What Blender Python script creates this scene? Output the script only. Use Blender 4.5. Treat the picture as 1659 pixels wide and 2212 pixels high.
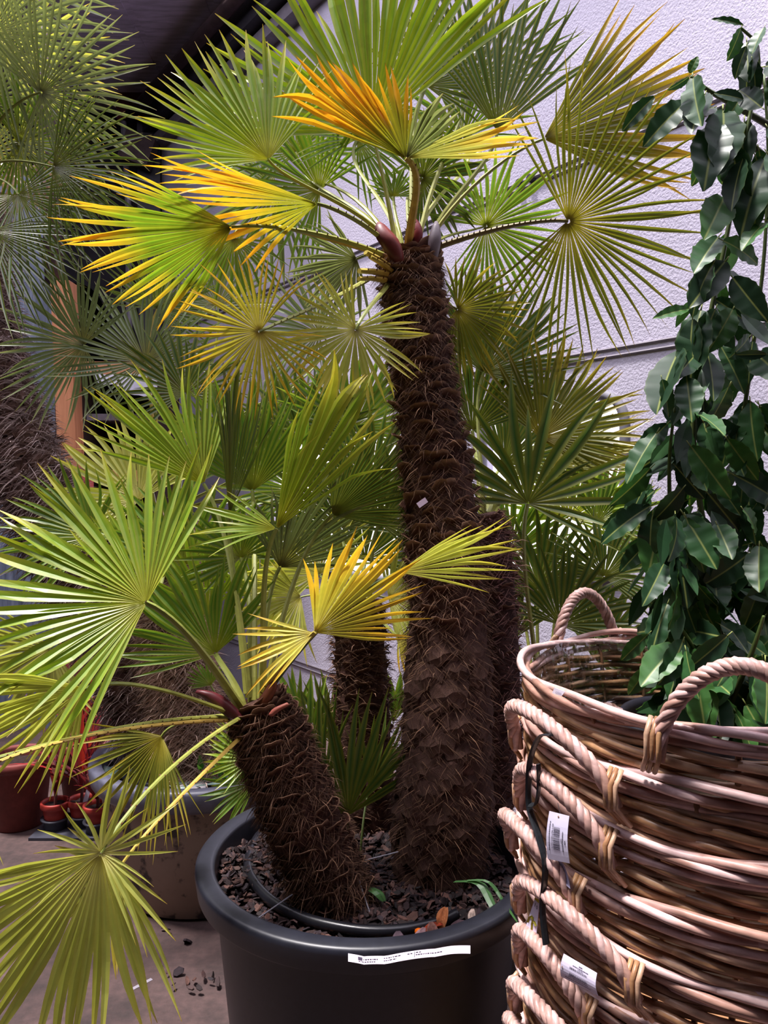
import bpy, bmesh, math, random
from mathutils import Vector, Matrix, noise
R = random.Random(7)
PI = math.pi
scene = bpy.context.scene
C = scene.collection
for o in list(bpy.data.objects):
    bpy.data.objects.remove(o)

# ------------------------------------------------------------ camera, light
FPX = 1661.0
CAMZ = 1.45
PITCH = math.radians(1.75)
cam = bpy.data.cameras.new('camera')
cam.sensor_fit = 'HORIZONTAL'
cam.sensor_width = 36.0
cam.lens = 36.0 * FPX / 1659.0
cam.clip_start = 0.02
camo = bpy.data.objects.new('camera', cam)
camo.location = (0, 0, CAMZ)
camo.rotation_euler = (PI / 2 - PITCH, 0, 0)
C.objects.link(camo)
scene.camera = camo

world = bpy.data.worlds.new('sky')
scene.world = world
world.use_nodes = True
bg = world.node_tree.nodes['Background']
bg.inputs[0].default_value = (0.88, 0.83, 1.0, 1)
bg.inputs[1].default_value = 2.7

sun = bpy.data.lights.new('rooflight_sun_offscreen', 'SUN')
sun.energy = 7.0
sun.angle = math.radians(9)
sun.color = (1.0, 0.95, 0.93)
suno = bpy.data.objects.new('rooflight_sun_offscreen', sun)
suno.rotation_euler = Vector((-0.24, -0.05, 0.96)).to_track_quat('Z', 'Y').to_euler()
suno.location = (-2, 2, 8)
C.objects.link(suno)

vs = scene.view_settings
vs.view_transform = 'Standard'
vs.look = 'None'
vs.gamma = 1.0
vs.exposure = 0.36
vs.use_curve_mapping = False


# ------------------------------------------------------------ helpers
def ray(px, py):
    x = (px - 829.5) / FPX
    y = -(py - 1106.0) / FPX
    return Vector((x, math.cos(PITCH) + y * math.sin(PITCH), -math.sin(PITCH) + y * math.cos(PITCH)))


def P(px, py, Y):
    d = ray(px, py)
    return Vector((0, 0, CAMZ)) + d * (Y / d.y)


def lin(c):
    out = []
    for v in c[:3]:
        v = v / 255.0
        out.append(v / 12.92 if v <= 0.04045 else ((v + 0.055) / 1.055) ** 2.4)
    return Vector(out)


class MB:
    def __init__(self):
        self.v, self.f, self.c = [], [], []

    def vert(self, p, c=None):
        self.v.append((p[0], p[1], p[2]))
        self.c.append(tuple(c) if c is not None else (1, 1, 1))
        return len(self.v) - 1

    def face(self, *ids):
        self.f.append(ids)

    def quad(self, a, b, c, d, col=None):
        i = [self.vert(p, col) for p in (a, b, c, d)]
        self.f.append(tuple(i))

    def box(self, lo, hi, col=None, M=None):
        ids = []
        for z in (lo[2], hi[2]):
            for x, y in ((lo[0], lo[1]), (hi[0], lo[1]), (hi[0], hi[1]), (lo[0], hi[1])):
                p = Vector((x, y, z))
                ids.append(self.vert(M @ p if M else p, col))
        for q in ((3, 2, 1, 0), (4, 5, 6, 7), (0, 1, 5, 4), (1, 2, 6, 5), (2, 3, 7, 6), (3, 0, 4, 7)):
            self.f.append(tuple(ids[k] for k in q))

    def tube(self, pts, rad, n=6, col=None, cap=True, flat=1.0, closed=False):
        pts = [Vector(p) for p in pts]
        m = len(pts)
        if not hasattr(rad, '__len__'):
            rad = [rad] * m
        T = []
        for i in range(m):
            if closed:
                t = pts[(i + 1) % m] - pts[(i - 1) % m]
            else:
                t = pts[min(i + 1, m - 1)] - pts[max(i - 1, 0)]
            T.append(t.normalized() if t.length > 1e-9 else Vector((0, 0, 1)))
        u = T[0].orthogonal().normalized()
        if abs(T[0].z) < 0.95:
            u = T[0].cross(Vector((0, 0, 1))).normalized()
        rings = []
        for i in range(m):
            u = (u - T[i] * u.dot(T[i])).normalized()
            w = T[i].cross(u)
            c = col(i / max(1, m - 1)) if callable(col) else col
            rings.append([self.vert(pts[i] + (u * math.cos(2 * PI * k / n) + w * math.sin(2 * PI * k / n) * flat) * rad[i], c) for k in range(n)])
        for i in range(m if closed else m - 1):
            a, b = rings[i], rings[(i + 1) % m]
            for k in range(n):
                self.f.append((a[k], a[(k + 1) % n], b[(k + 1) % n], b[k]))
        if cap and not closed:
            self.f.append(tuple(reversed(rings[0])))
            self.f.append(tuple(rings[-1]))

    def lathe(self, prof, n=48, center=(0, 0, 0), col=None, wob=None):
        rings = []
        for i, (r, z) in enumerate(prof):
            c = col[i] if col else None
            ring = []
            for k in range(n):
                a = 2 * PI * k / n
                rr = r * (1 + (wob(a, z) if wob else 0))
                ring.append(self.vert((center[0] + rr * math.cos(a), center[1] + rr * math.sin(a), center[2] + z), c))
            rings.append(ring)
        for i in range(len(rings) - 1):
            for k in range(n):
                self.f.append((rings[i][k], rings[i][(k + 1) % n], rings[i + 1][(k + 1) % n], rings[i + 1][k]))
        return rings

    def mesh(self, name, mat, smooth=False):
        me = bpy.data.meshes.new(name)
        me.from_pydata(self.v, [], self.f)
        at = me.color_attributes.new('Col', 'FLOAT_COLOR', 'POINT')
        flat = []
        for c in self.c:
            flat.extend((c[0], c[1], c[2], 1.0))
        at.data.foreach_set('color', flat)
        me.materials.append(mat)
        if smooth:
            me.polygons.foreach_set('use_smooth', [True] * len(me.polygons))
        me.update()
        return me

    def build(self, name, mat, parent=None, smooth=False, kind=None):
        return link(name, self.mesh(name, mat, smooth), parent, kind)


def link(name, me, parent=None, kind=None):
    o = bpy.data.objects.new(name, me)
    C.objects.link(o)
    if parent is not None:
        adopt(o, parent)
    if kind:
        o['kind'] = kind
    return o


def adopt(o, parent):
    o.parent = parent
    top = parent
    off = Vector((0, 0, 0))
    if parent.parent is None:
        off = parent.location.copy()
    o.matrix_parent_inverse = Matrix.Translation(-off)


def tag(o, label, cat, group=None):
    o['label'] = label
    o['category'] = cat
    if group:
        o['group'] = group
    return o


def thing(name, label, cat, loc, group=None):
    o = bpy.data.objects.new(name, None)
    C.objects.link(o)
    o.location = loc
    o.empty_display_size = 0.05
    return tag(o, label, cat, group)


def spline(pts, m):
    """Catmull-Rom through tuples of any length, m samples"""
    n = len(pts)
    out = []
    for k in range(m):
        t = k / (m - 1) * (n - 1)
        i = min(int(t), n - 2)
        s = t - i
        p0, p1, p2, p3 = pts[max(i - 1, 0)], pts[i], pts[i + 1], pts[min(i + 2, n - 1)]
        out.append(tuple(0.5 * (2 * b + (c - a) * s + (2 * a - 5 * b + 4 * c - d) * s * s + (3 * b - a - 3 * c + d) * s ** 3)
                         for a, b, c, d in zip(p0, p1, p2, p3)))
    return out


# ------------------------------------------------------------ materials
def new_mat(name):
    m = bpy.data.materials.new(name)
    m.use_nodes = True
    nt = m.node_tree
    b = nt.nodes['Principled BSDF']
    return m, nt, b


def noise_node(nt, scale, detail=4, coord='Object', stretch=None, rough=0.55):
    tc = nt.nodes.new('ShaderNodeTexCoord')
    n = nt.nodes.new('ShaderNodeTexNoise')
    n.inputs['Scale'].default_value = scale
    n.inputs['Detail'].default_value = detail
    n.inputs['Roughness'].default_value = rough
    if stretch:
        mp = nt.nodes.new('ShaderNodeMapping')
        mp.inputs['Scale'].default_value = stretch
        nt.links.new(tc.outputs[coord], mp.inputs['Vector'])
        nt.links.new(mp.outputs['Vector'], n.inputs['Vector'])
    else:
        nt.links.new(tc.outputs[coord], n.inputs['Vector'])
    return n


def ramp(nt, fac, stops):
    r = nt.nodes.new('ShaderNodeValToRGB')
    el = r.color_ramp.elements
    while len(el) < len(stops):
        el.new(0.5)
    for e, (p, c) in zip(el, stops):
        e.position = p
        e.color = (c[0], c[1], c[2], 1)
    nt.links.new(fac, r.inputs['Fac'])
    return r


def mul(nt, a, b, fac=1.0, mode='MULTIPLY'):
    m = nt.nodes.new('ShaderNodeMix')
    m.data_type = 'RGBA'
    m.blend_type = mode
    m.inputs[0].default_value = fac
    nt.links.new(a, m.inputs[6])
    if hasattr(b, 'links'):
        nt.links.new(b, m.inputs[7])
    else:
        m.inputs[7].default_value = (b[0], b[1], b[2], 1)
    return m.outputs[2]


def bump(nt, b, h, strength=0.3, dist=0.01):
    bp = nt.nodes.new('ShaderNodeBump')
    bp.inputs['Strength'].default_value = strength
    bp.inputs['Distance'].default_value = dist
    nt.links.new(h, bp.inputs['Height'])
    nt.links.new(bp.outputs['Normal'], b.inputs['Normal'])
    return bp


def vcol(nt):
    a = nt.nodes.new('ShaderNodeAttribute')
    a.attribute_name = 'Col'
    return a.outputs['Color']


def mat_leaf(name, rough=0.38, trans=0.35, spec=0.5, nscale=40, blemish=0.35, tboost=1.5):
    m, nt, b = new_mat(name)
    n = noise_node(nt, nscale, 3)
    r = ramp(nt, n.outputs['Fac'], [(0.3, (0.72, 0.74, 0.7)), (0.7, (1.18, 1.15, 1.1))])
    col = mul(nt, vcol(nt), r.outputs['Color'], blemish)
    nt.links.new(col, b.inputs['Base Color'])
    b.inputs['Roughness'].default_value = rough
    b.inputs['Specular IOR Level'].default_value = spec
    t = nt.nodes.new('ShaderNodeBsdfTranslucent')
    tc = mul(nt, col, (tboost, tboost * 1.02, tboost * 0.55))
    nt.links.new(tc, t.inputs['Color'])
    mx = nt.nodes.new('ShaderNodeMixShader')
    mx.inputs[0].default_value = trans
    out = nt.nodes['Material Output']
    nt.links.new(b.outputs[0], mx.inputs[1])
    nt.links.new(t.outputs[0], mx.inputs[2])
    nt.links.new(mx.outputs[0], out.inputs['Surface'])
    return m


def mat_v(name, rough=0.8, spec=0.3, nscale=30, lo=0.6, hi=1.3, bstr=0.3, bdist=0.004, stretch=None):
    m, nt, b = new_mat(name)
    n = noise_node(nt, nscale, 5, stretch=stretch)
    r = ramp(nt, n.outputs['Fac'], [(0.3, (lo, lo, lo)), (0.7, (hi, hi, hi))])
    col = mul(nt, vcol(nt), r.outputs['Color'])
    nt.links.new(col, b.inputs['Base Color'])
    b.inputs['Roughness'].default_value = rough
    b.inputs['Specular IOR Level'].default_value = spec
    if bstr:
        bump(nt, b, n.outputs['Fac'], bstr, bdist)
    return m


def mat_flat(name, c, rough=0.6, spec=0.4, nscale=25, var=0.25, bstr=0.1, bdist=0.003, metal=0.0, stretch=None):
    m, nt, b = new_mat(name)
    n = noise_node(nt, nscale, 5, stretch=stretch)
    c = lin(c)
    r = ramp(nt, n.outputs['Fac'], [(0.28, c * (1 - var)), (0.72, c * (1 + var))])
    nt.links.new(r.outputs['Color'], b.inputs['Base Color'])
    b.inputs['Roughness'].default_value = rough
    b.inputs['Specular IOR Level'].default_value = spec
    b.inputs['Metallic'].default_value = metal
    if bstr:
        bump(nt, b, n.outputs['Fac'], bstr, bdist)
    return m


M = {}
M['leaf'] = mat_leaf('palm_leaf')
M['leafgloss'] = mat_leaf('glossy_palm_leaf', rough=0.26, trans=0.3, spec=1.0)
M['bay'] = mat_leaf('laurel_leaf', rough=0.42, trans=0.16, spec=0.4, nscale=6, blemish=0.6)
M['petiole'] = mat_v('petiole', rough=0.45, spec=0.4, nscale=60, lo=0.8, hi=1.15, bstr=0.05)
M['bark'] = mat_v('palm_bark', rough=0.9, spec=0.15, nscale=70, lo=0.45, hi=1.5, bstr=0.8, bdist=0.006)
M['fibre'] = mat_v('fibre', rough=0.85, spec=0.2, nscale=15, lo=0.7, hi=1.3, bstr=0)
M['chip'] = mat_v('bark_chip', rough=0.75, spec=0.35, nscale=90, lo=0.6, hi=1.3, bstr=0.3)
M['rattan'] = mat_v('rattan', rough=0.42, spec=0.45, nscale=30, lo=0.62, hi=1.3, bstr=0.25, bdist=0.002, stretch=(1, 1, 3))
M['generic'] = mat_v('painted', rough=0.6, spec=0.4, nscale=20, lo=0.85, hi=1.12, bstr=0.05)
M['gloss'] = mat_v('glossy_plastic', rough=0.3, spec=0.5, nscale=20, lo=0.9, hi=1.1, bstr=0)
M['paper'] = mat_v('paper', rough=0.7, spec=0.2, nscale=40, lo=0.95, hi=1.04, bstr=0)
M['potblack'] = mat_flat('black_tub', (30, 31, 40), 0.42, 0.5, 60, 0.2, 0.06, 0.002)
M['floor'] = None


def make_floor_mat():
    m, nt, b = new_mat('concrete_floor')
    n1 = noise_node(nt, 4.5, 8)
    n2 = noise_node(nt, 38, 6)
    r1 = ramp(nt, n1.outputs['Fac'], [(0.3, lin((42, 29, 28))), (0.55, lin((70, 51, 49))), (0.75, lin((92, 72, 69)))])
    r2 = ramp(nt, n2.outputs['Fac'], [(0.3, (0.65, 0.65, 0.65)), (0.7, (1.2, 1.2, 1.2))])
    nt.links.new(mul(nt, r1.outputs['Color'], r2.outputs['Color']), b.inputs['Base Color'])
    b.inputs['Roughness'].default_value = 0.8
    bump(nt, b, n2.outputs['Fac'], 0.4, 0.006)
    return m


def make_wall_mat():
    m, nt, b = new_mat('white_textured_panel')
    n1 = noise_node(nt, 1.1, 3)
    n2 = noise_node(nt, 110, 2)
    r1 = ramp(nt, n1.outputs['Fac'], [(0.3, lin((182, 176, 194))), (0.7, lin((200, 194, 210)))])
    nt.links.new(r1.outputs['Color'], b.inputs['Base Color'])
    b.inputs['Roughness'].default_value = 0.42
    b.inputs['Specular IOR Level'].default_value = 0.5
    bump(nt, b, n2.outputs['Fac'], 0.35, 0.008)
    return m


def make_blue_mat():
    m, nt, b = new_mat('weathered_blue_sheet')
    n1 = noise_node(nt, 3.0, 6, stretch=(6, 6, 0.5), rough=0.7)
    r1 = ramp(nt, n1.outputs['Fac'], [(0.3, lin((70, 78, 92))), (0.5, lin((118, 128, 146))), (0.68, lin((150, 158, 172))), (0.76, lin((205, 205, 212)))])
    nt.links.new(r1.outputs['Color'], b.inputs['Base Color'])
    b.inputs['Roughness'].default_value = 0.5
    return m


def make_timber_mat():
    m, nt, b = new_mat('timber')
    n1 = noise_node(nt, 4.0, 5, stretch=(9, 9, 0.7))
    r1 = ramp(nt, n1.outputs['Fac'], [(0.3, lin((172, 108, 72))), (0.7, lin((206, 142, 100)))])
    nt.links.new(r1.outputs['Color'], b.inputs['Base Color'])
    b.inputs['Roughness'].default_value = 0.65
    return m


def make_mudpot_mat():
    m, nt, b = new_mat('muddy_tub')
    n1 = noise_node(nt, 3.0, 5)
    n2 = noise_node(nt, 12, 6)
    r1 = ramp(nt, n1.outputs['Fac'], [(0.28, lin((132, 112, 100))), (0.62, lin((160, 140, 124)))])
    r2 = ramp(nt, n2.outputs['Fac'], [(0.40, (0.16, 0.16, 0.18)), (0.47, (1, 1, 1))])
    nt.links.new(mul(nt, r1.outputs['Color'], r2.outputs['Color']), b.inputs['Base Color'])
    b.inputs['Roughness'].default_value = 0.6
    bump(nt, b, n2.outputs['Fac'], 0.25, 0.006)
    return m


def make_film_mat():
    m, nt, b = new_mat('clear_film')
    n = noise_node(nt, 14, 3)
    b.inputs['Base Color'].default_value = (0.85, 0.83, 0.9, 1)
    b.inputs['Roughness'].default_value = 0.12
    b.inputs['Specular IOR Level'].default_value = 0.6
    bump(nt, b, n.outputs['Fac'], 0.9, 0.03)
    t = nt.nodes.new('ShaderNodeBsdfTransparent')
    mx = nt.nodes.new('ShaderNodeMixShader')
    g = nt.nodes.new('ShaderNodeBsdfGlossy')
    g.inputs['Roughness'].default_value = 0.1
    for l in list(b.inputs['Normal'].links):
        nt.links.new(l.from_socket, g.inputs['Normal'])
    mx.inputs[0].default_value = 0.30
    nt.links.new(t.outputs[0], mx.inputs[1])
    nt.links.new(g.outputs[0], mx.inputs[2])
    nt.links.new(mx.outputs[0], nt.nodes['Material Output'].inputs['Surface'])
    return m


M['floor'] = make_floor_mat()
M['wall'] = make_wall_mat()
M['blue'] = make_blue_mat()
M['timber'] = make_timber_mat()
M['mudpot'] = make_mudpot_mat()
M['film'] = make_film_mat()
M['darkwall'] = mat_flat('dark_shed_wall', (46, 43, 48), 0.8, 0.2, 6, 0.25)
M['ceil'] = mat_flat('dark_ceiling_boards', (200, 186, 204), 0.75, 0.2, 5, 0.3, stretch=(1, 6, 1))
M['steel'] = mat_flat('dark_steel', (46, 44, 50), 0.5, 0.4, 30, 0.2)
M['brownsteel'] = mat_flat('brown_beam', (74, 58, 58), 0.6, 0.3, 20, 0.3)
M['greysteel'] = mat_flat('grey_pipe', (120, 114, 122), 0.5, 0.4, 20, 0.15)
M['gasket'] = mat_flat('grey_gasket', (112, 110, 118), 0.6, 0.3, 20, 0.1)
M['black'] = mat_flat('dark_brown_board', (56, 40, 35), 0.8, 0.2, 9, 0.3)  # even dark brown for all the cupboard boards
M['whitepaint'] = mat_flat('white_paint', (190, 186, 196), 0.6, 0.3, 12, 0.1)
M['terracotta'] = mat_flat('terracotta', (112, 54, 49), 0.7, 0.3, 30, 0.2)
M['redpot'] = mat_flat('red_plastic_pot', (150, 46, 38), 0.5, 0.4, 30, 0.12)
M['soil'] = mat_flat('soil', (40, 28, 26), 0.9, 0.2, 60, 0.5, 0.8, 0.01)
M['tray'] = mat_flat('grey_tray', (58, 58, 68), 0.5, 0.4, 30, 0.2)
M['hose'] = mat_flat('black_hose', (26, 26, 32), 0.28, 0.5, 30, 0.1)

# ------------------------------------------------------------ the setting
mb = MB()
mb.box((-4.7, -2.3, -0.1), (4.9, 7.4, 0.0))
fl = mb.build('floor', M['floor'], kind='structure')

# white wall, running away to the left
WU = Vector((-0.607, 0.794, 0)).normalized()
WN = Vector((-WU.y, WU.x, 0))            # towards the camera side
if WN.y > 0:
    WN = -WN
W0 = Vector((1.05 + 0.765 * 4.6, -2.0, 0))


def onwall(px, py):
    d = ray(px, py)
    o = Vector((0, 0, CAMZ))
    t = (W0 - o).dot(WN) / d.dot(WN)
    p = o + d * t
    return (p - W0).dot(WU), p.z


def wallp(s, z, off=0.0):
    return W0 + WU * s + Vector((0, 0, z)) + WN * off


WS_END = (Vector((-1.95, 6.52, 0)) - W0).dot(WU)


def rrect(s0, s1, z0, z1, r, k=7):
    out = []
    for cx, cz, a0 in ((s1 - r, z1 - r, 0), (s0 + r, z1 - r, 90), (s0 + r, z0 + r, 180), (s1 - r, z0 + r, 270)):
        for i in range(k):
            a = math.radians(a0 + 90 * i / (k - 1))
            out.append((cx + r * math.cos(a), cz + r * math.sin(a)))
    return out


sA1, zA = onwall(1045, 848)
sA0, zT = onwall(1352, 848)
sB0, _ = onwall(868, 1000)
sB1, _ = onwall(585, 1000)
WIN = [rrect(sA0, sA1, 1.10, zT, 0.11), rrect(sB0, sB1, 0.98, 1.74, 0.13)]
bm = bmesh.new()


def loop2(bm, pts):
    vv = [bm.verts.new(wallp(s, z)) for s, z in pts]
    return [bm.edges.new((vv[i], vv[(i + 1) % len(vv)])) for i in range(len(vv))]


ed = loop2(bm, [(0, 0), (WS_END, 0), (WS_END, 4.3), (0, 4.3)])
for w in WIN:
    ed += loop2(bm, w)
bmesh.ops.triangle_fill(bm, use_beauty=True, use_dissolve=False, edges=ed, normal=WN)
ret = bmesh.ops.extrude_face_region(bm, geom=bm.faces[:])
for v in [g for g in ret['geom'] if isinstance(g, bmesh.types.BMVert)]:
    v.co -= WN * 0.06
bmesh.ops.recalc_face_normals(bm, faces=bm.faces[:])
me = bpy.data.meshes.new('wall_right')
bm.to_mesh(me)
bm.free()
me.materials.append(M['wall'])
wall = link('wall_right', me, kind='structure')
for z, th in ((1.94, 0.010), (2.69, 0.012), (0.37, 0.008)):
    for dz in (0, 0.028):
        mb = MB()
        mb.tube([wallp(0.02, z + dz, 0.003), wallp(WS_END - 0.02, z + dz, 0.003)], th * 0.6, 6)
        mb.build('rail', M['greysteel'], wall)
for px, py in ((1140, 398), (1160, 785)):
    s, z = onwall(px, py)
    mb = MB()
    for q in (-0.03, 0.03):
        a = wallp(s + q, z + 0.01, 0.002)
        mb.tube([a, a + WN * 0.025], 0.016, 10)
    mb.build('rail_bracket', M['steel'], wall)
for i, w in enumerate(WIN):
    mb = MB()
    mb.tube([wallp(s, z, 0.004) for s, z in w], 0.02, 8, closed=True)
    o = mb.build('window_%d' % (i + 1), M['gasket'], smooth=True, kind='structure')
    cs = sum(p[0] for p in w) / len(w)
    cz = sum(p[1] for p in w) / len(w)
    mb = MB()
    ids = [mb.vert(wallp(s, z, -0.03)) for s, z in w]
    mb.face(*ids)
    gm = bpy.data.materials.get('pane_film')
    if not gm:
        gm, nt, b = new_mat('pane_film')
        t = nt.nodes.new('ShaderNodeBsdfTransparent')
        t.inputs[0].default_value = (0.95, 0.95, 0.97, 1)
        g = nt.nodes.new('ShaderNodeBsdfGlossy')
        g.inputs['Roughness'].default_value = 0.08
        mx = nt.nodes.new('ShaderNodeMixShader')
        mx.inputs[0].default_value = 0.06
        nn = noise_node(nt, 8, 2)
        bp = nt.nodes.new('ShaderNodeBump')
        bp.inputs['Distance'].default_value = 0.01
        nt.links.new(nn.outputs['Fac'], bp.inputs['Height'])
        nt.links.new(bp.outputs['Normal'], g.inputs['Normal'])
        nt.links.new(t.outputs[0], mx.inputs[1])
        nt.links.new(g.outputs[0], mx.inputs[2])
        nt.links.new(mx.outputs[0], nt.nodes['Material Output'].inputs['Surface'])
    mb.build('pane', gm, o)

# other walls, ceiling with a big rooflight opening
ax0, ax1 = P(150, 700, 6.5).x, P(236, 700, 6.5).x
az = P(190, 606, 6.5).z
ARCH = [(ax0, 0), (ax1, 0), (ax1, az - 0.35)] + [(ax1 - 0.28 + 0.28 * math.cos(t), az - 0.35 + 0.35 * math.sin(t)) for t in [PI / 2 * k / 6 for k in range(1, 7)]] + [(ax0, az)]
mb = MB()
mb.box((-4.7, -2.3, 0), (-4.6, 6.62, 4.62))
mb.build('wall_left', M['darkwall'], kind='structure')
mb = MB()
mb.box((-4.6, -2.4, 0), (4.9, -2.3, 4.62))
mb.build('wall_front', M['darkwall'], kind='structure')
mb = MB()
for lo, hi in (((-4.7, 4.35, 4.6), (1.5, 7.2, 4.7)), ((-4.7, -2.4, 4.6), (-3.3, 4.35, 4.7)),
               ((-3.3, -2.4, 4.6), (5.0, -0.45, 4.7))):
    mb.box(lo, hi)
ceil = mb.build('ceiling', M['ceil'], kind='structure')
for k in range(9):
    mb = MB()
    x = -4.4 + k * 0.55
    mb.box((x, 4.36, 4.592), (x + 0.5, 7.1, 4.6))
    mb.build('ceiling_board', M['ceil'], ceil)
# beam, pipe and pale strip along the head of the white wall
UZ = Vector((0, 0, 1))


def wallbox(name, s0, s1, o0, o1, z0, z1, mat, parent=None, kind=None):
    mb = MB()
    ids = [mb.vert(wallp(s, z, o)) for z in (z0, z1) for s, o in ((s0, o0), (s1, o0), (s1, o1), (s0, o1))]
    for q in ((3, 2, 1, 0), (4, 5, 6, 7), (0, 1, 5, 4), (1, 2, 6, 5), (2, 3, 7, 6), (3, 0, 4, 7)):
        mb.face(*(ids[k] for k in q))
    return mb.build(name, mat, parent, kind=kind)


sb = onwall(900, 300)[0]
wallbox('trim_1', sb - 1.5, WS_END, -0.05, 0.16, 4.30, 4.60, M['steel'], kind='structure')
wallbox('trim_2', sb - 1.5, WS_END, 0.0, 0.09, 4.20, 4.28, M['greysteel'], kind='structure')
mb = MB()
mb.tube([wallp(sb - 1.5, 4.42, 0.24), wallp(WS_END, 4.42, 0.24)], 0.045, 10)
mb.build('trim_3', M['brownsteel'], smooth=True, kind='structure')

# steel column with a bracket at the end of the white wall
cb = P(328, 1500, 6.2)
col = thing('steel_column', 'dark steel column with a bracket where the white wall ends', 'column', (cb.x, 6.3, 0))
mb = MB()
for lo, hi in (((-0.09, -0.06, 0), (0.09, -0.045, 4.6)), ((-0.09, 0.045, 0), (0.09, 0.06, 4.6)), ((-0.012, -0.05, 0), (0.012, 0.05, 4.6))):
    mb.box((cb.x + lo[0], 6.3 + lo[1], lo[2]), (cb.x + hi[0], 6.3 + hi[1], hi[2]))
mb.build('column_shaft', M['steel'], col)
bz = P(310, 330, 6.2).z
mb = MB()
mb.box((-0.14, -0.12, -0.12), (0.10, 0.0, 0.10), M=Matrix.Translation((cb.x - 0.03, 6.22, bz)) @ Matrix.Rotation(0.35, 4, 'Y'))
mb.build('bracket', M['brownsteel'], col)
mb = MB()
mb.tube([(cb.x - 0.17, 6.25, 0), (cb.x - 0.17, 6.25, bz - 0.3), (cb.x - 0.2, 6.25, bz + 0.25), (cb.x - 0.2, 6.25, 4.6)], 0.025, 8)
mb.build('cable_pipe', M['greysteel'], col)

# dark red heater box high on the back wall
hp = P(295, 215, 6.3)
ht = thing('heater_box', 'dark red metal box hung high under the dark ceiling', 'heater', (hp.x, 6.35, hp.z - 0.2))
mb = MB()
mb.box((hp.x - 0.13, 6.2, hp.z - 0.2), (hp.x + 0.1, 6.52, hp.z + 0.17))
mb.build('casing', mat_flat('dark_red', (78, 24, 28), 0.5), ht)
mb = MB()
mb.box((hp.x - 0.05, 6.3, hp.z + 0.17), (hp.x + 0.05, 6.4, 4.6))
mb.build('hanger', M['steel'], ht)

# blue weathered partition, timber frame with dark shelves
YP = 4.6
a = P(119, 800, YP)
mb = MB()
xs = [-4.55 + (a.x + 4.55) * k / 4 for k in range(5)]
for k in range(4):
    mb.box((xs[k] + 0.004, YP, 0), (xs[k + 1] - 0.004, YP + 0.05, 3.3))
mb.build('wall_partition', M['blue'], kind='structure')
p0 = P(120, 1030, YP - 0.02)
p1 = P(160, 1030, YP - 0.02)
ptop = P(125, 612, YP - 0.02)
fr = thing('timber_frame', 'orange timber post and rails framing the dark recess', 'frame', (p0.x, YP, 0))
mb = MB()
lean = P(120, 612, YP).x - P(131, 1000, YP).x
ids = []
for z, dx in ((0, 0.06), (ptop.z, lean)):
    for x, y in ((p0.x + 0.03, YP - 0.09), (p1.x + 0.03, YP - 0.09), (p1.x + 0.03, YP + 0.03), (p0.x + 0.03, YP + 0.03)):
        ids.append(mb.vert((x + dx, y, z)))
for q in ((3, 2, 1, 0), (4, 5, 6, 7), (0, 1, 5, 4), (1, 2, 6, 5), (2, 3, 7, 6), (3, 0, 4, 7)):
    mb.face(*(ids[k] for k in q))
mb.build('post', M['timber'], fr)
mb = MB()
mb.tube([(p0.x + 0.03 + lean, YP - 0.03, ptop.z), (p0.x - 0.02 + lean, YP - 0.03, 4.6)], 0.055, 10)
mb.build('upper_post', M['brownsteel'], fr, smooth=True)
xr = P(330, 900, YP).x
for y0, y1 in ((785, 812), (1016, 1040)):
    z1, z0 = P(200, y0, YP).z, P(200, y1, YP).z
    mb = MB()
    mb.box((p1.x - 0.02, YP - 0.07, z0), (xr, YP - 0.02, z1))
    mb.build('cross_rail', M['timber'], fr)
rc = thing('dark_cupboard', 'dark wooden open cupboard with shelves behind the timber post', 'cupboard', (p1.x + 0.4, YP + 0.4, 0))
zt = P(200, 800, YP + 0.05).z
mb = MB()
mb.box((p1.x + 0.01, YP + 0.55, 0), (xr, YP + 0.6, zt))
mb.build('back_board', M['black'], rc)
for nm, lo, hi in (('side_board', (p1.x + 0.01, YP + 0.04, 0), (p1.x + 0.04, YP + 0.55, zt)), ('side_board', (xr - 0.03, YP + 0.04, 0), (xr, YP + 0.55, zt)),
                   ('top_board', (p1.x + 0.01, YP + 0.04, zt), (xr, YP + 0.6, zt + 0.03)),
                   ('shelf', (p1.x + 0.04, YP + 0.06, P(200, 985, YP).z - 0.03), (xr - 0.03, YP + 0.55, P(200, 985, YP).z))):
    mb = MB()
    mb.box(lo, hi)
    mb.build(nm, M['black'], rc)
zz = P(200, 898, YP + 0.1).z
mb = MB()
mb.box((p1.x + 0.04, YP + 0.08, zz - 0.03), (xr - 0.03, YP + 0.54, zz + 0.01))
mb.build('shelf', M['greysteel'], rc)
sp = P(168, 1046, YP - 0.1)
tg = thing('red_sign', 'small red sign board below the timber rail', 'sign', (sp.x, YP - 0.09, sp.z - 0.05))
mb = MB()
mb.box((sp.x - 0.08, YP - 0.1, sp.z - 0.06), (sp.x + 0.09, YP - 0.091, sp.z + 0.05))
mb.build('board', mat_flat('faded_red', (168, 78, 74), 0.6), tg)
# cloth-like white sheet hanging from the rail
w0 = P(222, 822, YP + 0.02)
mb = MB()
prev = None
for i in range(15):
    t = i / 14
    x = w0.x + 0.36 * t
    y = YP - 0.1 + 0.02 * math.sin(9 * t)
    zb = w0.z - 0.02 - 0.14 * t ** 1.3 - 0.012 * math.sin(14 * t)
    cur = (mb.vert((x, y, w0.z + 0.02), lin((180, 178, 190))), mb.vert((x, y - 0.01, zb), lin((180, 178, 190))))
    if prev:
        mb.face(prev[0], cur[0], cur[1], prev[1])
    prev = cur
sh = mb.build('white_sheet', M['paper'])
md = sh.modifiers.new('thick', 'SOLIDIFY')
md.thickness = 0.004
tag(sh, 'torn white sheet hanging from the timber rail', 'sheet')
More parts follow.
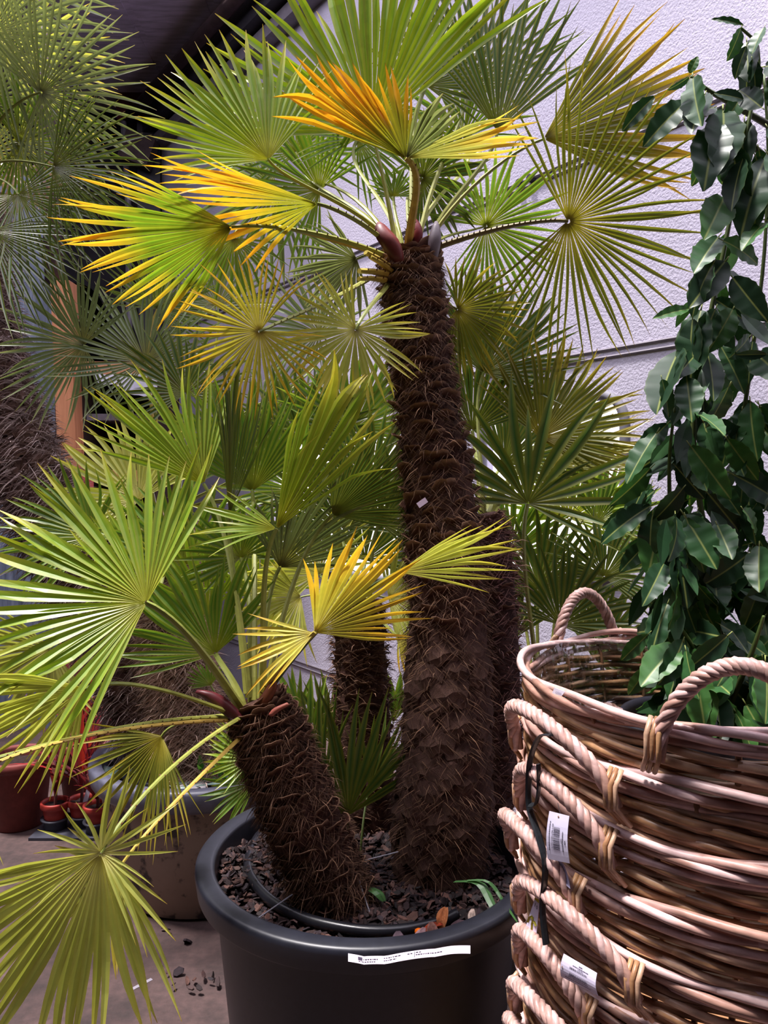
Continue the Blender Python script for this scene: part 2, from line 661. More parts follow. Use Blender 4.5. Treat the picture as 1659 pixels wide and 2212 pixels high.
# arched doorway: an opening through the back wall with a short passage behind it
for ring_y in (6.52,):
    bm = bmesh.new()
    outer = [(-4.6, 0.0), (ax0, 0.0)] + [(x, z) for x, z in reversed(ARCH[2:])] + [(ax1, 0.0), (-1.85, 0.0), (-1.85, 4.62), (-4.6, 4.62)]
    vv = [bm.verts.new((x, ring_y, z)) for x, z in outer]
    ee = [bm.edges.new((vv[k], vv[(k + 1) % len(vv)])) for k in range(len(vv))]
    bmesh.ops.triangle_fill(bm, use_beauty=True, use_dissolve=False, edges=ee, normal=(0, -1, 0))
    ret = bmesh.ops.extrude_face_region(bm, geom=bm.faces[:])
    for v in [g for g in ret['geom'] if isinstance(g, bmesh.types.BMVert)]:
        v.co.y += 0.1
    bmesh.ops.recalc_face_normals(bm, faces=bm.faces[:])
    me = bpy.data.meshes.new('wall_back')
    bm.to_mesh(me)
    bm.free()
    me.materials.append(M['darkwall'])
    link('wall_back', me, kind='structure')
mb = MB()
f0 = [mb.vert((x, 6.50, z)) for x, z in ARCH]
f1 = [mb.vert((x, 7.35, z)) for x, z in ARCH]
for k in range(1, len(ARCH)):
    mb.face(f0[k], f1[k], f1[(k + 1) % len(ARCH)], f0[(k + 1) % len(ARCH)])
mb.face(*f1)
o = mb.build('door_1', M['darkwall'], kind='structure')
md = o.modifiers.new('thick', 'SOLIDIFY')
md.thickness = 0.02

# ------------------------------------------------------------ palms
PAL = {
    'lime': ((150, 160, 50), (118, 152, 38), (196, 190, 70), (168, 122, 50)),
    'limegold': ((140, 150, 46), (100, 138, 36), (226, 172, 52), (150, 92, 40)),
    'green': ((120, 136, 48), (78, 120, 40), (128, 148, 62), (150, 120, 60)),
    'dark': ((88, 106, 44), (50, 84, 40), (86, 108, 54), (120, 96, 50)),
    'grey': ((116, 118, 70), (98, 114, 78), (158, 164, 124), (160, 140, 100)),
    'gold': ((140, 146, 50), (150, 148, 44), (228, 160, 36), (44, 30, 20)),
    'gold3': ((140, 134, 46), (84, 94, 34), (192, 150, 46), (150, 90, 40)),
    'gold2': ((150, 152, 96), (150, 156, 92), (216, 176, 76), (90, 50, 30)),
    'olive': ((146, 138, 48), (84, 96, 34), (150, 134, 48), (120, 84, 40)),
    'yel': ((206, 196, 110), (196, 188, 78), (222, 176, 54), (150, 96, 50)),
    'pale': ((206, 204, 130), (176, 184, 92), (206, 196, 92), (190, 150, 60)),
    'silver': ((120, 126, 84), (116, 128, 92), (158, 162, 126), (180, 160, 110)),
}
YEL = lin((214, 186, 62))


def blade(H, A, N, L, sp, n, cup, droop, pal, yl, w, j, rnd, conv=0.0, taper=2.5, sideshort=0.25, ragged=0.0):
    mb = MB()
    w *= 1.22
    B = N.cross(A).normalized()
    c0, c1, c2, c3 = [lin(c) for c in PAL[pal]]
    da = math.radians(sp) / (n - 1)
    st = [0.015, 0.12, 0.26, j, j + (1 - j) * 0.25, j + (1 - j) * 0.5, j + (1 - j) * 0.72, j + (1 - j) * 0.9, 1.0]
    st = sorted(set(st))
    for i in range(n):
        t = i / (n - 1)
        side = abs(2 * t - 1)
        a = (t - 0.5) * math.radians(sp) + rnd.uniform(-0.2, 0.2) * da
        ja = rnd.gauss(0, 0.25) * da
        Li = L * (1 - sideshort * side ** 2.5) * rnd.uniform(0.92, 1.05)
        if ragged and rnd.random() < ragged:
            Li *= rnd.uniform(0.6, 0.85)
        ji = j * (1 - 0.25 * side) * rnd.uniform(0.9, 1.1)
        tw = rnd.gauss(0, 0.45)
        bd = rnd.gauss(0, 0.05)
        sd = rnd.gauss(0, 0.05)
        wj = ji * Li * math.tan(da / 2) * w
        shade = rnd.uniform(0.8, 1.15)
        yy = yl + rnd.gauss(0, 0.06)
        prev = None
        for k, s in enumerate(st):
            r = s * Li
            if s <= ji:
                hw = max(0.0012, r * math.tan(da / 2) * 1.02 * (w if w < 1 else 1))
                e = 0.0
            else:
                e = (s - ji) / (1 - ji)
                hw = wj * (1 + 0.12 * e) * max(0.06, 1 - e ** taper)
            aa = a + ja * e
            d = A * math.cos(aa) + B * math.sin(aa)
            lat = -A * math.sin(aa) + B * math.cos(aa)
            nn = N
            p = H + d * r + nn * (cup * r * abs(math.sin(aa)) ** 1.4) + nn * (conv * r * s) + nn * (bd * L * e * e) + lat * (sd * L * e * e)
            p.z -= droop * L * (s ** 2.3) * (0.8 + 0.4 * rnd.random() * 0)
            ct = math.cos(tw * e)
            sn = math.sin(tw * e)
            l2 = lat * ct + nn * sn
            n2 = nn * ct - lat * sn
            fold = hw * (0.42 if s > ji * 0.6 else 0.6)
            # colour along the segment
            if s < 0.12:
                col = c0
            elif s < 0.3:
                col = c0.lerp(c1, (s - 0.12) / 0.18)
            else:
                col = c1
            g = max(0.0, min(1.0, (s - yy + 0.18) / 0.3))
            col = col.lerp(c2, g)
            if k == len(st) - 1:
                col = col.lerp(c3, 0.85)
            col = col * shade
            ec = col.lerp(YEL * 0.8, 0.25 if pal not in ('grey', 'silver') else 0.06)
            cur = (mb.vert(p + l2 * hw + n2 * fold * 0.5, ec), mb.vert(p - n2 * fold * 0.5, col), mb.vert(p - l2 * hw + n2 * fold * 0.5, ec))
            if prev:
                mb.face(prev[0], cur[0], cur[1], prev[1])
                mb.face(prev[1], cur[1], cur[2], prev[2])
            prev = cur
    return mb


def bez(p0, p1, p2, p3, m):
    out = []
    for k in range(m):
        t = k / (m - 1)
        u = 1 - t
        out.append(p0 * u ** 3 + p1 * 3 * u * u * t + p2 * 3 * u * t * t + p3 * t ** 3)
    return out


PCOL = {'g': ((150, 150, 70), (120, 130, 60)), 'y': ((196, 160, 74), (176, 158, 70)), 'd': ((80, 92, 44), (70, 84, 42)), 'b': ((120, 104, 60), (110, 104, 56))}


def petiole(pts, r0, r1, pc, thorns, rnd):
    mb = MB()
    ca, cb_ = [lin(c) for c in PCOL[pc]]
    m = len(pts)
    rad = [r0 + (r1 - r0) * (i / (m - 1)) ** 0.7 for i in range(m)]
    mb.tube(pts, rad, 6, lambda t: ca.lerp(cb_, t), flat=0.6)
    if thorns:
        tc = lin((96, 44, 28))
        for k in range(thorns):
            t = (k + 0.5) / thorns * 0.9
            i = min(int(t * (m - 1)), m - 2)
            T = (pts[i + 1] - pts[i]).normalized()
            p = pts[i].lerp(pts[i + 1], t * (m - 1) - i)
            s = T.cross(Vector((0, 0, 1)))
            if s.length < 0.2:
                s = Vector((1, 0, 0))
            s.normalize()
            up = s.cross(T).normalized()
            for sg in (1, -1):
                d = (s * sg * 0.8 + up * 0.6 + T * 0.4).normalized()
                q = p + s * sg * rad[i] * 0.85
                h = rad[i] * rnd.uniform(0.7, 1.1)
                e = [mb.vert(q + T * 0.0022, tc), mb.vert(q - T * 0.0022, tc), mb.vert(q + up * 0.002, tc), mb.vert(q + d * h, tc)]
                mb.face(e[0], e[1], e[3])
                mb.face(e[1], e[2], e[3])
                mb.face(e[2], e[0], e[3])
    return mb


class Palm:
    def __init__(self, name, label, base, crown, seed, group=None):
        """base: world Vector of the foot; crown: world Vector the leaf stalks grow from"""
        self.rnd = random.Random(seed)
        self.root = thing(name, label, 'palm', base, group)
        self.crown = crown
        self.mat = 'leaf'

    def frond(self, x, y, Y, th, ln, sp=160, n=30, tau=0, rho=0, cup=0.2, dr=0.1, pal='green', yl=0.85, w=1.0, j=0.47,
              pet=True, pc='g', pr=(0.009, 0.0045), thorns=0, sag=0.0, up=0.35, fr=None, conv=0.0, taper=2.5, ss=0.2, ragged=0.06, out=0.3):
        rnd = random.Random(int(x * 7 + y * 13 + n))
        H = P(x, y, Y)
        t, ta = math.radians(th), math.radians(tau)
        A = Vector((math.cos(t) * math.cos(ta), -math.sin(ta), math.sin(t) * math.cos(ta)))
        V = (Vector((0, 0, CAMZ)) - H).normalized()
        N = (V - A * V.dot(A))
        if N.length < 0.05:
            N = Vector((0, 0, 1)) - A * A.z
        N.normalize()
        N = Matrix.Rotation(math.radians(rho), 3, A) @ N
        L = ln * Y / FPX
        b = blade(H, A, N, L, sp, n, cup, dr, pal, yl, w, j, rnd, conv, taper, ss, ragged)
        fo = b.build('frond', M[self.mat], self.root)
        if pet:
            S = self.crown.copy() if fr is None else P(*fr)
            d = H - S
            if fr is None:
                S += Vector((d.x, d.y, 0)).normalized() * 0.03 + Vector((0, 0, rnd.uniform(-0.02, 0.02)))
                d = H - S
            D = d.length
            p1 = S + (d.normalized() * out + Vector((0, 0, 1)) * up) * D * 0.6
            p2 = H - A * D * 0.22 + Vector((0, 0, sag))
            pts = bez(S, p1, p2, H, 14)
            pm = petiole(pts, pr[0], pr[1], pc, thorns, rnd)
            po = pm.build('petiole', M['petiole'], None, smooth=False)
            po.parent = fo
            po['label'] = 'thorny leaf stalk' if thorns else 'leaf stalk'
        return fo


def leaf_base_mesh(name, seed, droop=False):
    rnd = random.Random(seed)
    mb = MB()
    nc, nr = 6, 4
    top = [rnd.uniform(0.75, 1.05) for _ in range(nc)]
    lay = []
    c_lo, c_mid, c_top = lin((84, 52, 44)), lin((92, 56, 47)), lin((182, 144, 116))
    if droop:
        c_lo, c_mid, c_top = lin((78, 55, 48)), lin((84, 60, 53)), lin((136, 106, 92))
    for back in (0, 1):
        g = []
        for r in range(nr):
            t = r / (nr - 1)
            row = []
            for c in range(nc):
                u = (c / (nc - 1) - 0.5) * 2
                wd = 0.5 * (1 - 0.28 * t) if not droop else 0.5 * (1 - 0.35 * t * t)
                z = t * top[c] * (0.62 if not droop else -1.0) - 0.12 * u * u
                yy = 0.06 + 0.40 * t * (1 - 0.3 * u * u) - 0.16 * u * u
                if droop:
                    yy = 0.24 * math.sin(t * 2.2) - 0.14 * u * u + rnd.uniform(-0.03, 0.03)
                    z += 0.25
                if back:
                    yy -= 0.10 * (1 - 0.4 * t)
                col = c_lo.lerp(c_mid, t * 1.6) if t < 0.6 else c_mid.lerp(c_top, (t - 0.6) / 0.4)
                if back:
                    col = c_mid
                row.append(mb.vert((u * wd, yy + rnd.uniform(-0.015, 0.015), z), col * rnd.uniform(0.75, 1.2)))
            g.append(row)
        lay.append(g)
    f, k = lay
    for r in range(nr - 1):
        for c in range(nc - 1):
            mb.face(f[r][c], f[r][c + 1], f[r + 1][c + 1], f[r + 1][c])
            mb.face(k[r][c + 1], k[r][c], k[r + 1][c], k[r + 1][c + 1])
    for c in range(nc - 1):
        mb.face(f[-1][c], f[-1][c + 1], k[-1][c + 1], k[-1][c])
    for r in range(nr - 1):
        mb.face(f[r][0], f[r + 1][0], k[r + 1][0], k[r][0])
        mb.face(f[r + 1][-1], f[r][-1], k[r][-1], k[r + 1][-1])
    return mb.mesh(name, M['bark'])


LB_UP = [leaf_base_mesh('leaf_base', s) for s in (1, 2, 3, 4)]
LB_DN = [leaf_base_mesh('leaf_base', s, True) for s in (11, 12, 13)]


def trunk(palm, path, scales=120, sw=0.055, fib=2500, flen=0.05, droop_from=None, cols=((66, 45, 39), (86, 60, 52)), fcol=((60, 40, 33), (150, 116, 92)), fw=0.0009,
          hang=0.3, smesh=True):
    """path: list of (x, y, z, radius) from the foot up"""
    rnd = palm.rnd
    m = 40
    sp = spline(path, m)
    n = 22
    mb = MB()
    ca, cb_ = lin(cols[0]), lin(cols[1])
    rings, fr = [], []
    for i, q in enumerate(sp):
        p = Vector(q[:3])
        T = (Vector(sp[min(i + 1, m - 1)][:3]) - Vector(sp[max(i - 1, 0)][:3])).normalized()
        u = Vector((1, 0, 0))
        u = (u - T * u.dot(T)).normalized()
        w = T.cross(u)
        fr.append((p, T, u, w, q[3]))
        ring = []
        for k in range(n):
            a = 2 * PI * k / n
            r = q[3] * (1 + 0.10 * noise.noise(Vector((math.cos(a) * 2, math.sin(a) * 2, i * 0.45))))
            ring.append(mb.vert(p + (u * math.cos(a) + w * math.sin(a)) * r, ca.lerp(cb_, rnd.random())))
        rings.append(ring)
    for i in range(m - 1):
        for k in range(n):
            mb.face(rings[i][k], rings[i][(k + 1) % n], rings[i + 1][(k + 1) % n], rings[i + 1][k])
    mb.face(*reversed(rings[0]))
    mb.face(*rings[-1])
    mb.build('trunk', M['bark'], palm.root, smooth=True)

    def at(t):
        x = t * (m - 1)
        i = min(int(x), m - 2)
        s = x - i
        A, B = fr[i], fr[i + 1]
        return A[0].lerp(B[0], s), A[1].lerp(B[1], s).normalized(), A[2].lerp(B[2], s).normalized(), A[3].lerp(B[3], s).normalized(), A[4] + (B[4] - A[4]) * s

    ga = 2.39996
    for k in range(scales):
        t = (k + 0.5) / scales * 0.97
        p, T, u, w, r = at(t)
        a = k * ga + rnd.uniform(-0.15, 0.15)
        o = u * math.cos(a) + w * math.sin(a)
        lat = T.cross(o).normalized()
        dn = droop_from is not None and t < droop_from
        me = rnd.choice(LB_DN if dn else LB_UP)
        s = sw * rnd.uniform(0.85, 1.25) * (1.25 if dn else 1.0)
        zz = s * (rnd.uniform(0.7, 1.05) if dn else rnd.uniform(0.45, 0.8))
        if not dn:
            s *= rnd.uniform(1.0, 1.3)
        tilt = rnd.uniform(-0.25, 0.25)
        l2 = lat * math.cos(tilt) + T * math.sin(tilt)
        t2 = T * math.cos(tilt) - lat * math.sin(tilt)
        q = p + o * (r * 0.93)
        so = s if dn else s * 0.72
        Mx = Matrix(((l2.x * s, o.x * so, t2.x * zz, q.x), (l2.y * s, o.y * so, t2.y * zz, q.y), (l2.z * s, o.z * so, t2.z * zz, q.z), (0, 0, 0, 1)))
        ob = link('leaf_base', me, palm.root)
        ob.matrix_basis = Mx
    if fib:
        mb = MB()
        fa, fb = lin(fcol[0]), lin(fcol[1])
        for k in range(fib):
            t = rnd.random() * 0.99
            p, T, u, w, r = at(t)
            a = rnd.random() * 2 * PI
            o = u * math.cos(a) + w * math.sin(a)
            lat = T.cross(o)
            q = p + o * r * rnd.uniform(0.95, 1.12)
            ang = rnd.gauss(0, 1.0)
            d = (lat * math.sin(ang) * 1.2 + T * (math.cos(ang) * 0.5 - hang) + o * rnd.uniform(0.1, 0.7)).normalized()
            ln = flen * rnd.uniform(0.4, 1.4)
            c = fa.lerp(fb, rnd.random() ** 2)
            wv = d.cross(o).normalized() * fw * rnd.uniform(0.6, 1.5)
            g = Vector((0, 0, -1)) * ln
            q1 = q + d * ln * 0.5 + g * 0.12
            q2 = q + d * ln + g * 0.42 - o * ln * 0.15
            i0 = [mb.vert(q - wv, c), mb.vert(q + wv, c), mb.vert(q1 + wv * 0.8, c), mb.vert(q1 - wv * 0.8, c), mb.vert(q2, c)]
            mb.face(i0[0], i0[1], i0[2], i0[3])
            mb.face(i0[3], i0[2], i0[4])
        mb.build('trunk_fibre', M['fibre'], palm.root, kind='stuff')
    return at


def bract(palm, pts, wdt, c=((70, 26, 28), (120, 50, 42)), name='bract'):
    """boat shaped reddish sheath leaf at the crown"""
    mb = MB()
    ca, cb_ = lin(c[0]), lin(c[1])
    m = 8
    sp = [Vector(q) for q in spline([tuple(p) for p in pts], m)]
    prev = None
    for i, p in enumerate(sp):
        t = i / (m - 1)
        hw = wdt * math.sin(PI * (0.12 + 0.86 * t)) ** 0.8
        s = Vector((1, 0, 0.2)).normalized()
        row = [mb.vert(p + s * hw * u + Vector((0, -1, 0)) * (0.5 * hw * (1 - u * u)), ca.lerp(cb_, 0.5 + 0.5 * u)) for u in (-1, -0.5, 0, 0.5, 1)]
        if prev:
            for k in range(4):
                mb.face(prev[k], row[k], row[k + 1], prev[k + 1])
        prev = row
    o = mb.build(name, M['petiole'], palm.root, smooth=True)
    md = o.modifiers.new('thick', 'SOLIDIFY')
    md.thickness = 0.003
    return o


def px4(lst):
    """(px, py, Y, radius) -> (x, y, z, radius)"""
    return [tuple(P(a, b, c)) + (r,) for a, b, c, r in lst]


SOIL = 0.585
# ---- main palm
mp = px4([(935, 1945, 1.72, 0.080), (955, 1750, 1.73, 0.103), (965, 1550, 1.74, 0.096), (968, 1330, 1.75, 0.086), (955, 1120, 1.76, 0.080),
          (926, 900, 1.76, 0.067), (902, 720, 1.76, 0.064), (888, 600, 1.76, 0.058), (884, 548, 1.76, 0.045)])
main = Palm('fan_palm', 'tall fan palm with thick shaggy brown trunk in the black tub', Vector(mp[0][:3]), P(882, 560, 1.76), 3)
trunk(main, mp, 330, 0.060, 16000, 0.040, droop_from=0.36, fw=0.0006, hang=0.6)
f = main.frond
# back ones first
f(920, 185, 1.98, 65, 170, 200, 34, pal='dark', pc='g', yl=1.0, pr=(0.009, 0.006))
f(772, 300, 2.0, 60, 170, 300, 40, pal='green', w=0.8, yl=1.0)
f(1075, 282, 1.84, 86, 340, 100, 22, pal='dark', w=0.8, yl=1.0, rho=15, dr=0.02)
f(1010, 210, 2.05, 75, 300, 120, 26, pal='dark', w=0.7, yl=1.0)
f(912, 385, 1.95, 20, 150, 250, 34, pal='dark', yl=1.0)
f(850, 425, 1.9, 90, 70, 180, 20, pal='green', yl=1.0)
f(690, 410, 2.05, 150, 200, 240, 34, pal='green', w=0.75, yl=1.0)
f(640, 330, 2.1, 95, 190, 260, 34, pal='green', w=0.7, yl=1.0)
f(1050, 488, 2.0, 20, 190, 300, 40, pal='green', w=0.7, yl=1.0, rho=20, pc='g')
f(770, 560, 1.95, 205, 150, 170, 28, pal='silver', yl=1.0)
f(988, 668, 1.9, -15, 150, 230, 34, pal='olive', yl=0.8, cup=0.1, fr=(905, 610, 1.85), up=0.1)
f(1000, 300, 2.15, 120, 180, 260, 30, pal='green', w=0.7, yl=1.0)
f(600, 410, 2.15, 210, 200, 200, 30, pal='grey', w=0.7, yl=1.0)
# main display
f(805, 285, 1.72, 102, 440, 150, 34, pal='lime', yl=0.98, dr=0.03, w=0.95, j=0.5, rho=-15, ss=0.05)
f(580, 345, 1.68, 126, 288, 150, 30, pal='lime', yl=0.9, dr=0.03, rho=25, j=0.5)
f(1175, 300, 1.72, 18, 370, 88, 24, pal='gold3', yl=0.74, dr=0.02, rho=-14, j=0.58, ss=0.15, w=0.95)
f(1227, 478, 1.66, -8, 330, 262, 46, pal='olive', yl=0.95, dr=0.03, w=0.68, j=0.34, ss=0.15, cup=0.05, pc='b', pr=(0.012, 0.006), thorns=26, up=0.1, out=0.5)
f(500, 490, 1.62, 188, 352, 105, 26, pal='limegold', yl=0.76, dr=0.04, rho=-38, j=0.52, w=1.0, pc='g', pr=(0.010, 0.005), thorns=16, up=0.15, out=0.5)
f(505, 515, 1.74, 262, 150, 190, 26, pal='green', w=0.75, yl=1.0, pc='y', pr=(0.010, 0.005), thorns=22, up=0.05, out=0.6)
f(685, 440, 1.55, 168, 350, 110, 22, pal='gold', yl=0.6, dr=0.05, rho=-66, j=0.55, cup=0.3, pc='g', pr=(0.010, 0.005), thorns=12, up=0.2)
f(560, 716, 1.46, 205, 185, 310, 42, pal='yel', yl=0.68, dr=0.06, w=0.75, cup=0.1, j=0.38, fr=(800, 600, 1.72), up=-0.05, out=0.6, thorns=18, pc='g')
f(768, 712, 1.55, 245, 168, 300, 40, pal='pale', yl=0.66, dr=0.06, w=0.8, cup=0.1, fr=(845, 600, 1.74), up=-0.1)
f(877, 342, 1.52, 150, 320, 20, 7, tau=8, rho=-10, pal='gold', yl=0.5, dr=0.0, cup=-0.1, j=0.72, w=1.2, pc='y', pr=(0.011, 0.006), thorns=14, ss=0.1)
f(877, 341, 1.52, 131, 245, 24, 6, tau=10, pal='gold', yl=0.5, dr=0.0, cup=-0.1, j=0.6, w=1.2, pet=False)
f(877, 341, 1.51, 101, 185, 36, 6, tau=12, pal='gold', yl=0.66, dr=0.0, cup=-0.1, j=0.45, w=1.1, pet=False)
f(878, 341, 1.51, 46, 150, 46, 7, tau=35, rho=10, pal='silver', yl=0.9, dr=0.02, cup=-0.1, j=0.6, w=1.1, pet=False)
f(878, 341, 1.52, 10, 275, 34, 10, tau=10, rho=42, pal='gold2', yl=0.66, dr=0.04, cup=-0.1, j=0.6, w=1.1, pet=False, ss=0.1)
# cut stalk stubs and reddish sheaths at the crown
for (x0, y0, x1, y1, r) in ((838, 575, 790, 545, 0.011), (835, 592, 776, 585, 0.012), (832, 605, 775, 602, 0.010), (845, 585, 800, 555, 0.009)):
    mb = petiole([P(x0, y0, 1.70), P((x0 + x1) / 2, (y0 + y1) / 2 - 2, 1.68), P(x1, y1, 1.66)], r, r * 0.75, 'y', 3, R)
    mb.build('cut_stalk', M['petiole'], main.root)
bract(main, [P(862, 565, 1.68), P(845, 530, 1.67), P(828, 505, 1.67), P(818, 482, 1.68)], 0.019)
bract(main, [P(893, 545, 1.72), P(900, 515, 1.71), P(898, 490, 1.71), P(890, 470, 1.72)], 0.012, ((90, 20, 22), (110, 30, 30)))
bract(main, [P(935, 565, 1.72), P(938, 530, 1.71), P(940, 505, 1.71), P(942, 480, 1.72)], 0.013, ((96, 84, 92), (120, 110, 112)))

# ---- small leaning palm in the same tub
sp_ = px4([(740, 1950, 1.60, 0.066), (690, 1860, 1.59, 0.076), (640, 1730, 1.57, 0.072), (602, 1630, 1.56, 0.068), (572, 1555, 1.55, 0.060), (556, 1515, 1.55, 0.045)])
small = Palm('fan_palm', 'short leaning fan palm with a rough trunk beside the coiled black hose', Vector(sp_[0][:3]), P(548, 1525, 1.55), 5)
trunk(small, sp_, 190, 0.052, 9000, 0.035, droop_from=0.0, fw=0.0006, hang=0.6)
f = small.frond
f(465, 1412, 1.62, 118, 240, 150, 26, pal='green', yl=1.0, dr=0.02, pr=(0.011, 0.007), j=0.5)
f(440, 1045, 1.75, 122, 310, 100, 22, pal='lime', yl=0.95, dr=0.02, rho=30, j=0.45, pr=(0.009, 0.005))
f(495, 1110, 1.68, 86, 330, 60, 20, pal='dark', yl=0.9, dr=0.0, rho=62, j=0.55, cup=0.3)
f(545, 1060, 1.9, 95, 260, 120, 24, pal='green', yl=1.0, dr=0.02)
f(718, 1112, 1.75, 42, 230, 110, 28, pal='dark', yl=0.95, dr=0.04, rho=25)
f(605, 1225, 1.72, 60, 250, 130, 30, pal='grey', yl=1.0, dr=0.05, rho=40)
f(597, 1142, 1.5, 62, 410, 54, 15, pal='lime', yl=0.9, dr=0.03, rho=36, j=0.7, cup=0.3, ss=0.3, pr=(0.010, 0.005), taper=2.0)
f(595, 1142, 1.5, 172, 205, 70, 9, pal='lime', yl=0.9, dr=0.04, rho=40, j=0.3, pet=False, w=1.1)
f(520, 1205, 1.8, 110, 150, 220, 26, pal='green', yl=1.0)
f(316, 1302, 1.38, 158, 395, 186, 34, pal='lime', yl=0.92, dr=0.05, rho=14, j=0.5, cup=0.12, ss=0.05, pr=(0.014, 0.008), up=0.1, out=0.5, w=0.95, thorns=0)
f(182, 1487, 1.30, 202, 300, 110, 22, pal='pale', yl=0.9, dr=0.12, rho=-30, j=0.45, pr=(0.009, 0.005), up=0.1, out=0.6)
f(-75, 1655, 1.2, 195, 250, 190, 26, pal='pale', yl=0.85, dr=0.1, pr=(0.0065, 0.0038), up=0.12, out=0.7, thorns=26, fr=(500, 1548, 1.52), pc='g')
f(-90, 1690, 1.15, 215, 230, 190, 26, pal='pale', yl=0.85, dr=0.1, pr=(0.006, 0.0036), up=0.12, out=0.7, thorns=24, fr=(490, 1556, 1.50), pc='y')
f(350, 1590, 1.62, 242, 230, 140, 28, pal='olive', yl=0.75, dr=0.12, rho=30, j=0.4, up=0.1, out=0.5, fr=(520, 1545, 1.55))
f(218, 1842, 1.05, 312, 250, 40, 5, pal='pale', yl=0.95, dr=0.12, j=0.3, pet=False, ragged=0.4)
f(218, 1842, 1.05, 98, 205, 210, 12, pal='pale', yl=0.95, dr=0.02, j=0.2, w=0.9, cup=0.15, pet=False, ragged=0.3)
f(218, 1842, 1.05, 241, 480, 122, 24, pal='pale', yl=0.97, dr=0.02, j=0.42, w=1.1, cup=0.1, ss=0.25, rho=-12, pr=(0.0062, 0.003), up=0.1, out=0.6, fr=(520, 1550, 1.50), pc='g', thorns=10, tau=10)
f(262, 1868, 1.22, 235, 230, 150, 20, pal='olive', yl=0.85, dr=0.08, rho=40, fr=(525, 1588, 1.50), up=0.05, out=0.6, pc='y', thorns=10, pr=(0.006, 0.003))
f(680, 1366, 1.42, 45, 280, 110, 20, pal='yel', yl=0.62, dr=0.02, rho=38, j=0.5, cup=0.3, pc='y', pr=(0.010, 0.006), thorns=12)
f(678, 1368, 1.42, 200, 190, 75, 9, pal='yel', yl=0.7, dr=0.05, rho=30, j=0.35, pet=False)
f(862, 1236, 1.46, 18, 265, 60, 14, pal='pale', yl=0.8, dr=0.02, rho=45, j=0.5, cup=0.3, fr=(565, 1520, 1.55), up=0.2, out=0.4, pc='d')
bract(small, [P(525, 1560, 1.5), P(490, 1530, 1.5), P(455, 1502, 1.5), P(425, 1493, 1.5)], 0.016, ((60, 24, 30), (96, 34, 40)))
bract(small, [P(560, 1545, 1.5), P(570, 1515, 1.5), P(585, 1490, 1.5), P(592, 1470, 1.5)], 0.012, ((80, 40, 30), (120, 66, 40)))
bract(small, [P(585, 1545, 1.46), P(598, 1532, 1.46), P(612, 1525, 1.46), P(622, 1520, 1.46)], 0.007, ((150, 80, 70), (170, 100, 84)))

# ---- dark stem at the back of the tub
bk = px4([(795, 1830, 1.96, 0.07), (788, 1600, 1.97, 0.068), (780, 1450, 1.98, 0.066), (775, 1335, 1.98, 0.060), (775, 1300, 1.98, 0.04)])
back = Palm('fan_palm', 'dark upright palm stem between the tall palm and the leaning one', Vector(bk[0][:3]), P(775, 1310, 1.98), 9)
trunk(back, bk, 150, 0.042, 3500, 0.04)
f = back.frond
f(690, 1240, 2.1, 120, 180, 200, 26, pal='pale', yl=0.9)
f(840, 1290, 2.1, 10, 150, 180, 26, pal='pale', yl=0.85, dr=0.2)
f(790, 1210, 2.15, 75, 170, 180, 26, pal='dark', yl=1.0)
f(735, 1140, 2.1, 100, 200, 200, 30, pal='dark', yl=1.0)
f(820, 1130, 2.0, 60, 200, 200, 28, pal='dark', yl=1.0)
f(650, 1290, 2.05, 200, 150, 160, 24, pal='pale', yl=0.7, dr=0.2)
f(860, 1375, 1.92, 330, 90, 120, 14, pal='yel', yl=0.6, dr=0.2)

# ---- stem tucked behind the right flank of the tall palm
rt = px4([(1020, 1880, 1.90, 0.06), (1062, 1700, 1.90, 0.055), (1078, 1500, 1.90, 0.052), (1072, 1300, 1.90, 0.048), (1060, 1180, 1.90, 0.046), (1045, 1110, 1.90, 0.03)])
right = Palm('fan_palm', 'slim palm stem pressed against the back of the tall shaggy trunk', Vector(rt[0][:3]), P(1045, 1125, 1.90), 11)
trunk(right, rt, 130, 0.040, 3500, 0.05, cols=((56, 40, 38), (80, 58, 54)), fcol=((90, 62, 56), (170, 130, 120)))
f = right.frond
f(1045, 805, 2.05, 65, 230, 170, 30, pal='dark', yl=1.0, dr=0.02)
f(1020, 930, 2.1, 100, 220, 170, 30, pal='dark', yl=1.0, dr=0.02)
f(1090, 1000, 2.2, 50, 240, 160, 30, pal='dark', yl=1.0)
f(1168, 945, 2.0, 58, 235, 170, 36, pal='olive', yl=0.85, dr=0.03, j=0.5)
f(1168, 948, 2.0, -12, 210, 40, 12, pal='olive', yl=0.9, dr=0.05, pet=False)
f(1170, 1005, 2.15, 14, 290, 46, 18, pal='olive', yl=0.75, dr=0.05, rho=-30)

# ---- palm behind the basket stack
rb = P(1195, 1640, 2.12)
rbz = Vector((rb.x, 2.12, 0.34))
rp = Palm('fan_palm', 'low fan palm with dark green leaves growing behind the basket stack', rbz, P(1170, 1560, 2.12), 13)
trunk(rp, [tuple(rbz) + (0.06,), (rb.x - 0.01, 2.12, 0.6, 0.06)] + px4([(1175, 1600, 2.12, 0.055), (1170, 1550, 2.12, 0.03)]), 50, 0.045, 500, 0.04)
f = rp.frond
f(1140, 1088, 1.92, 76, 290, 200, 17, pal='dark', yl=0.95, dr=0.03, j=0.36, w=0.86, pr=(0.010, 0.007), pc='g')
f(1305, 1246, 2.1, 70, 160, 220, 34, pal='dark', yl=1.0, pr=(0.009, 0.006), pc='g')
f(1165, 1272, 2.2, 80, 190, 220, 30, pal='dark', yl=1.0, pc='g', pr=(0.009, 0.006))
f(1230, 1120, 2.3, 80, 200, 200, 28, pal='lime', yl=1.0, pc='g')
f(1290, 1130, 2.25, 40, 170, 180, 26, pal='green', yl=1.0)
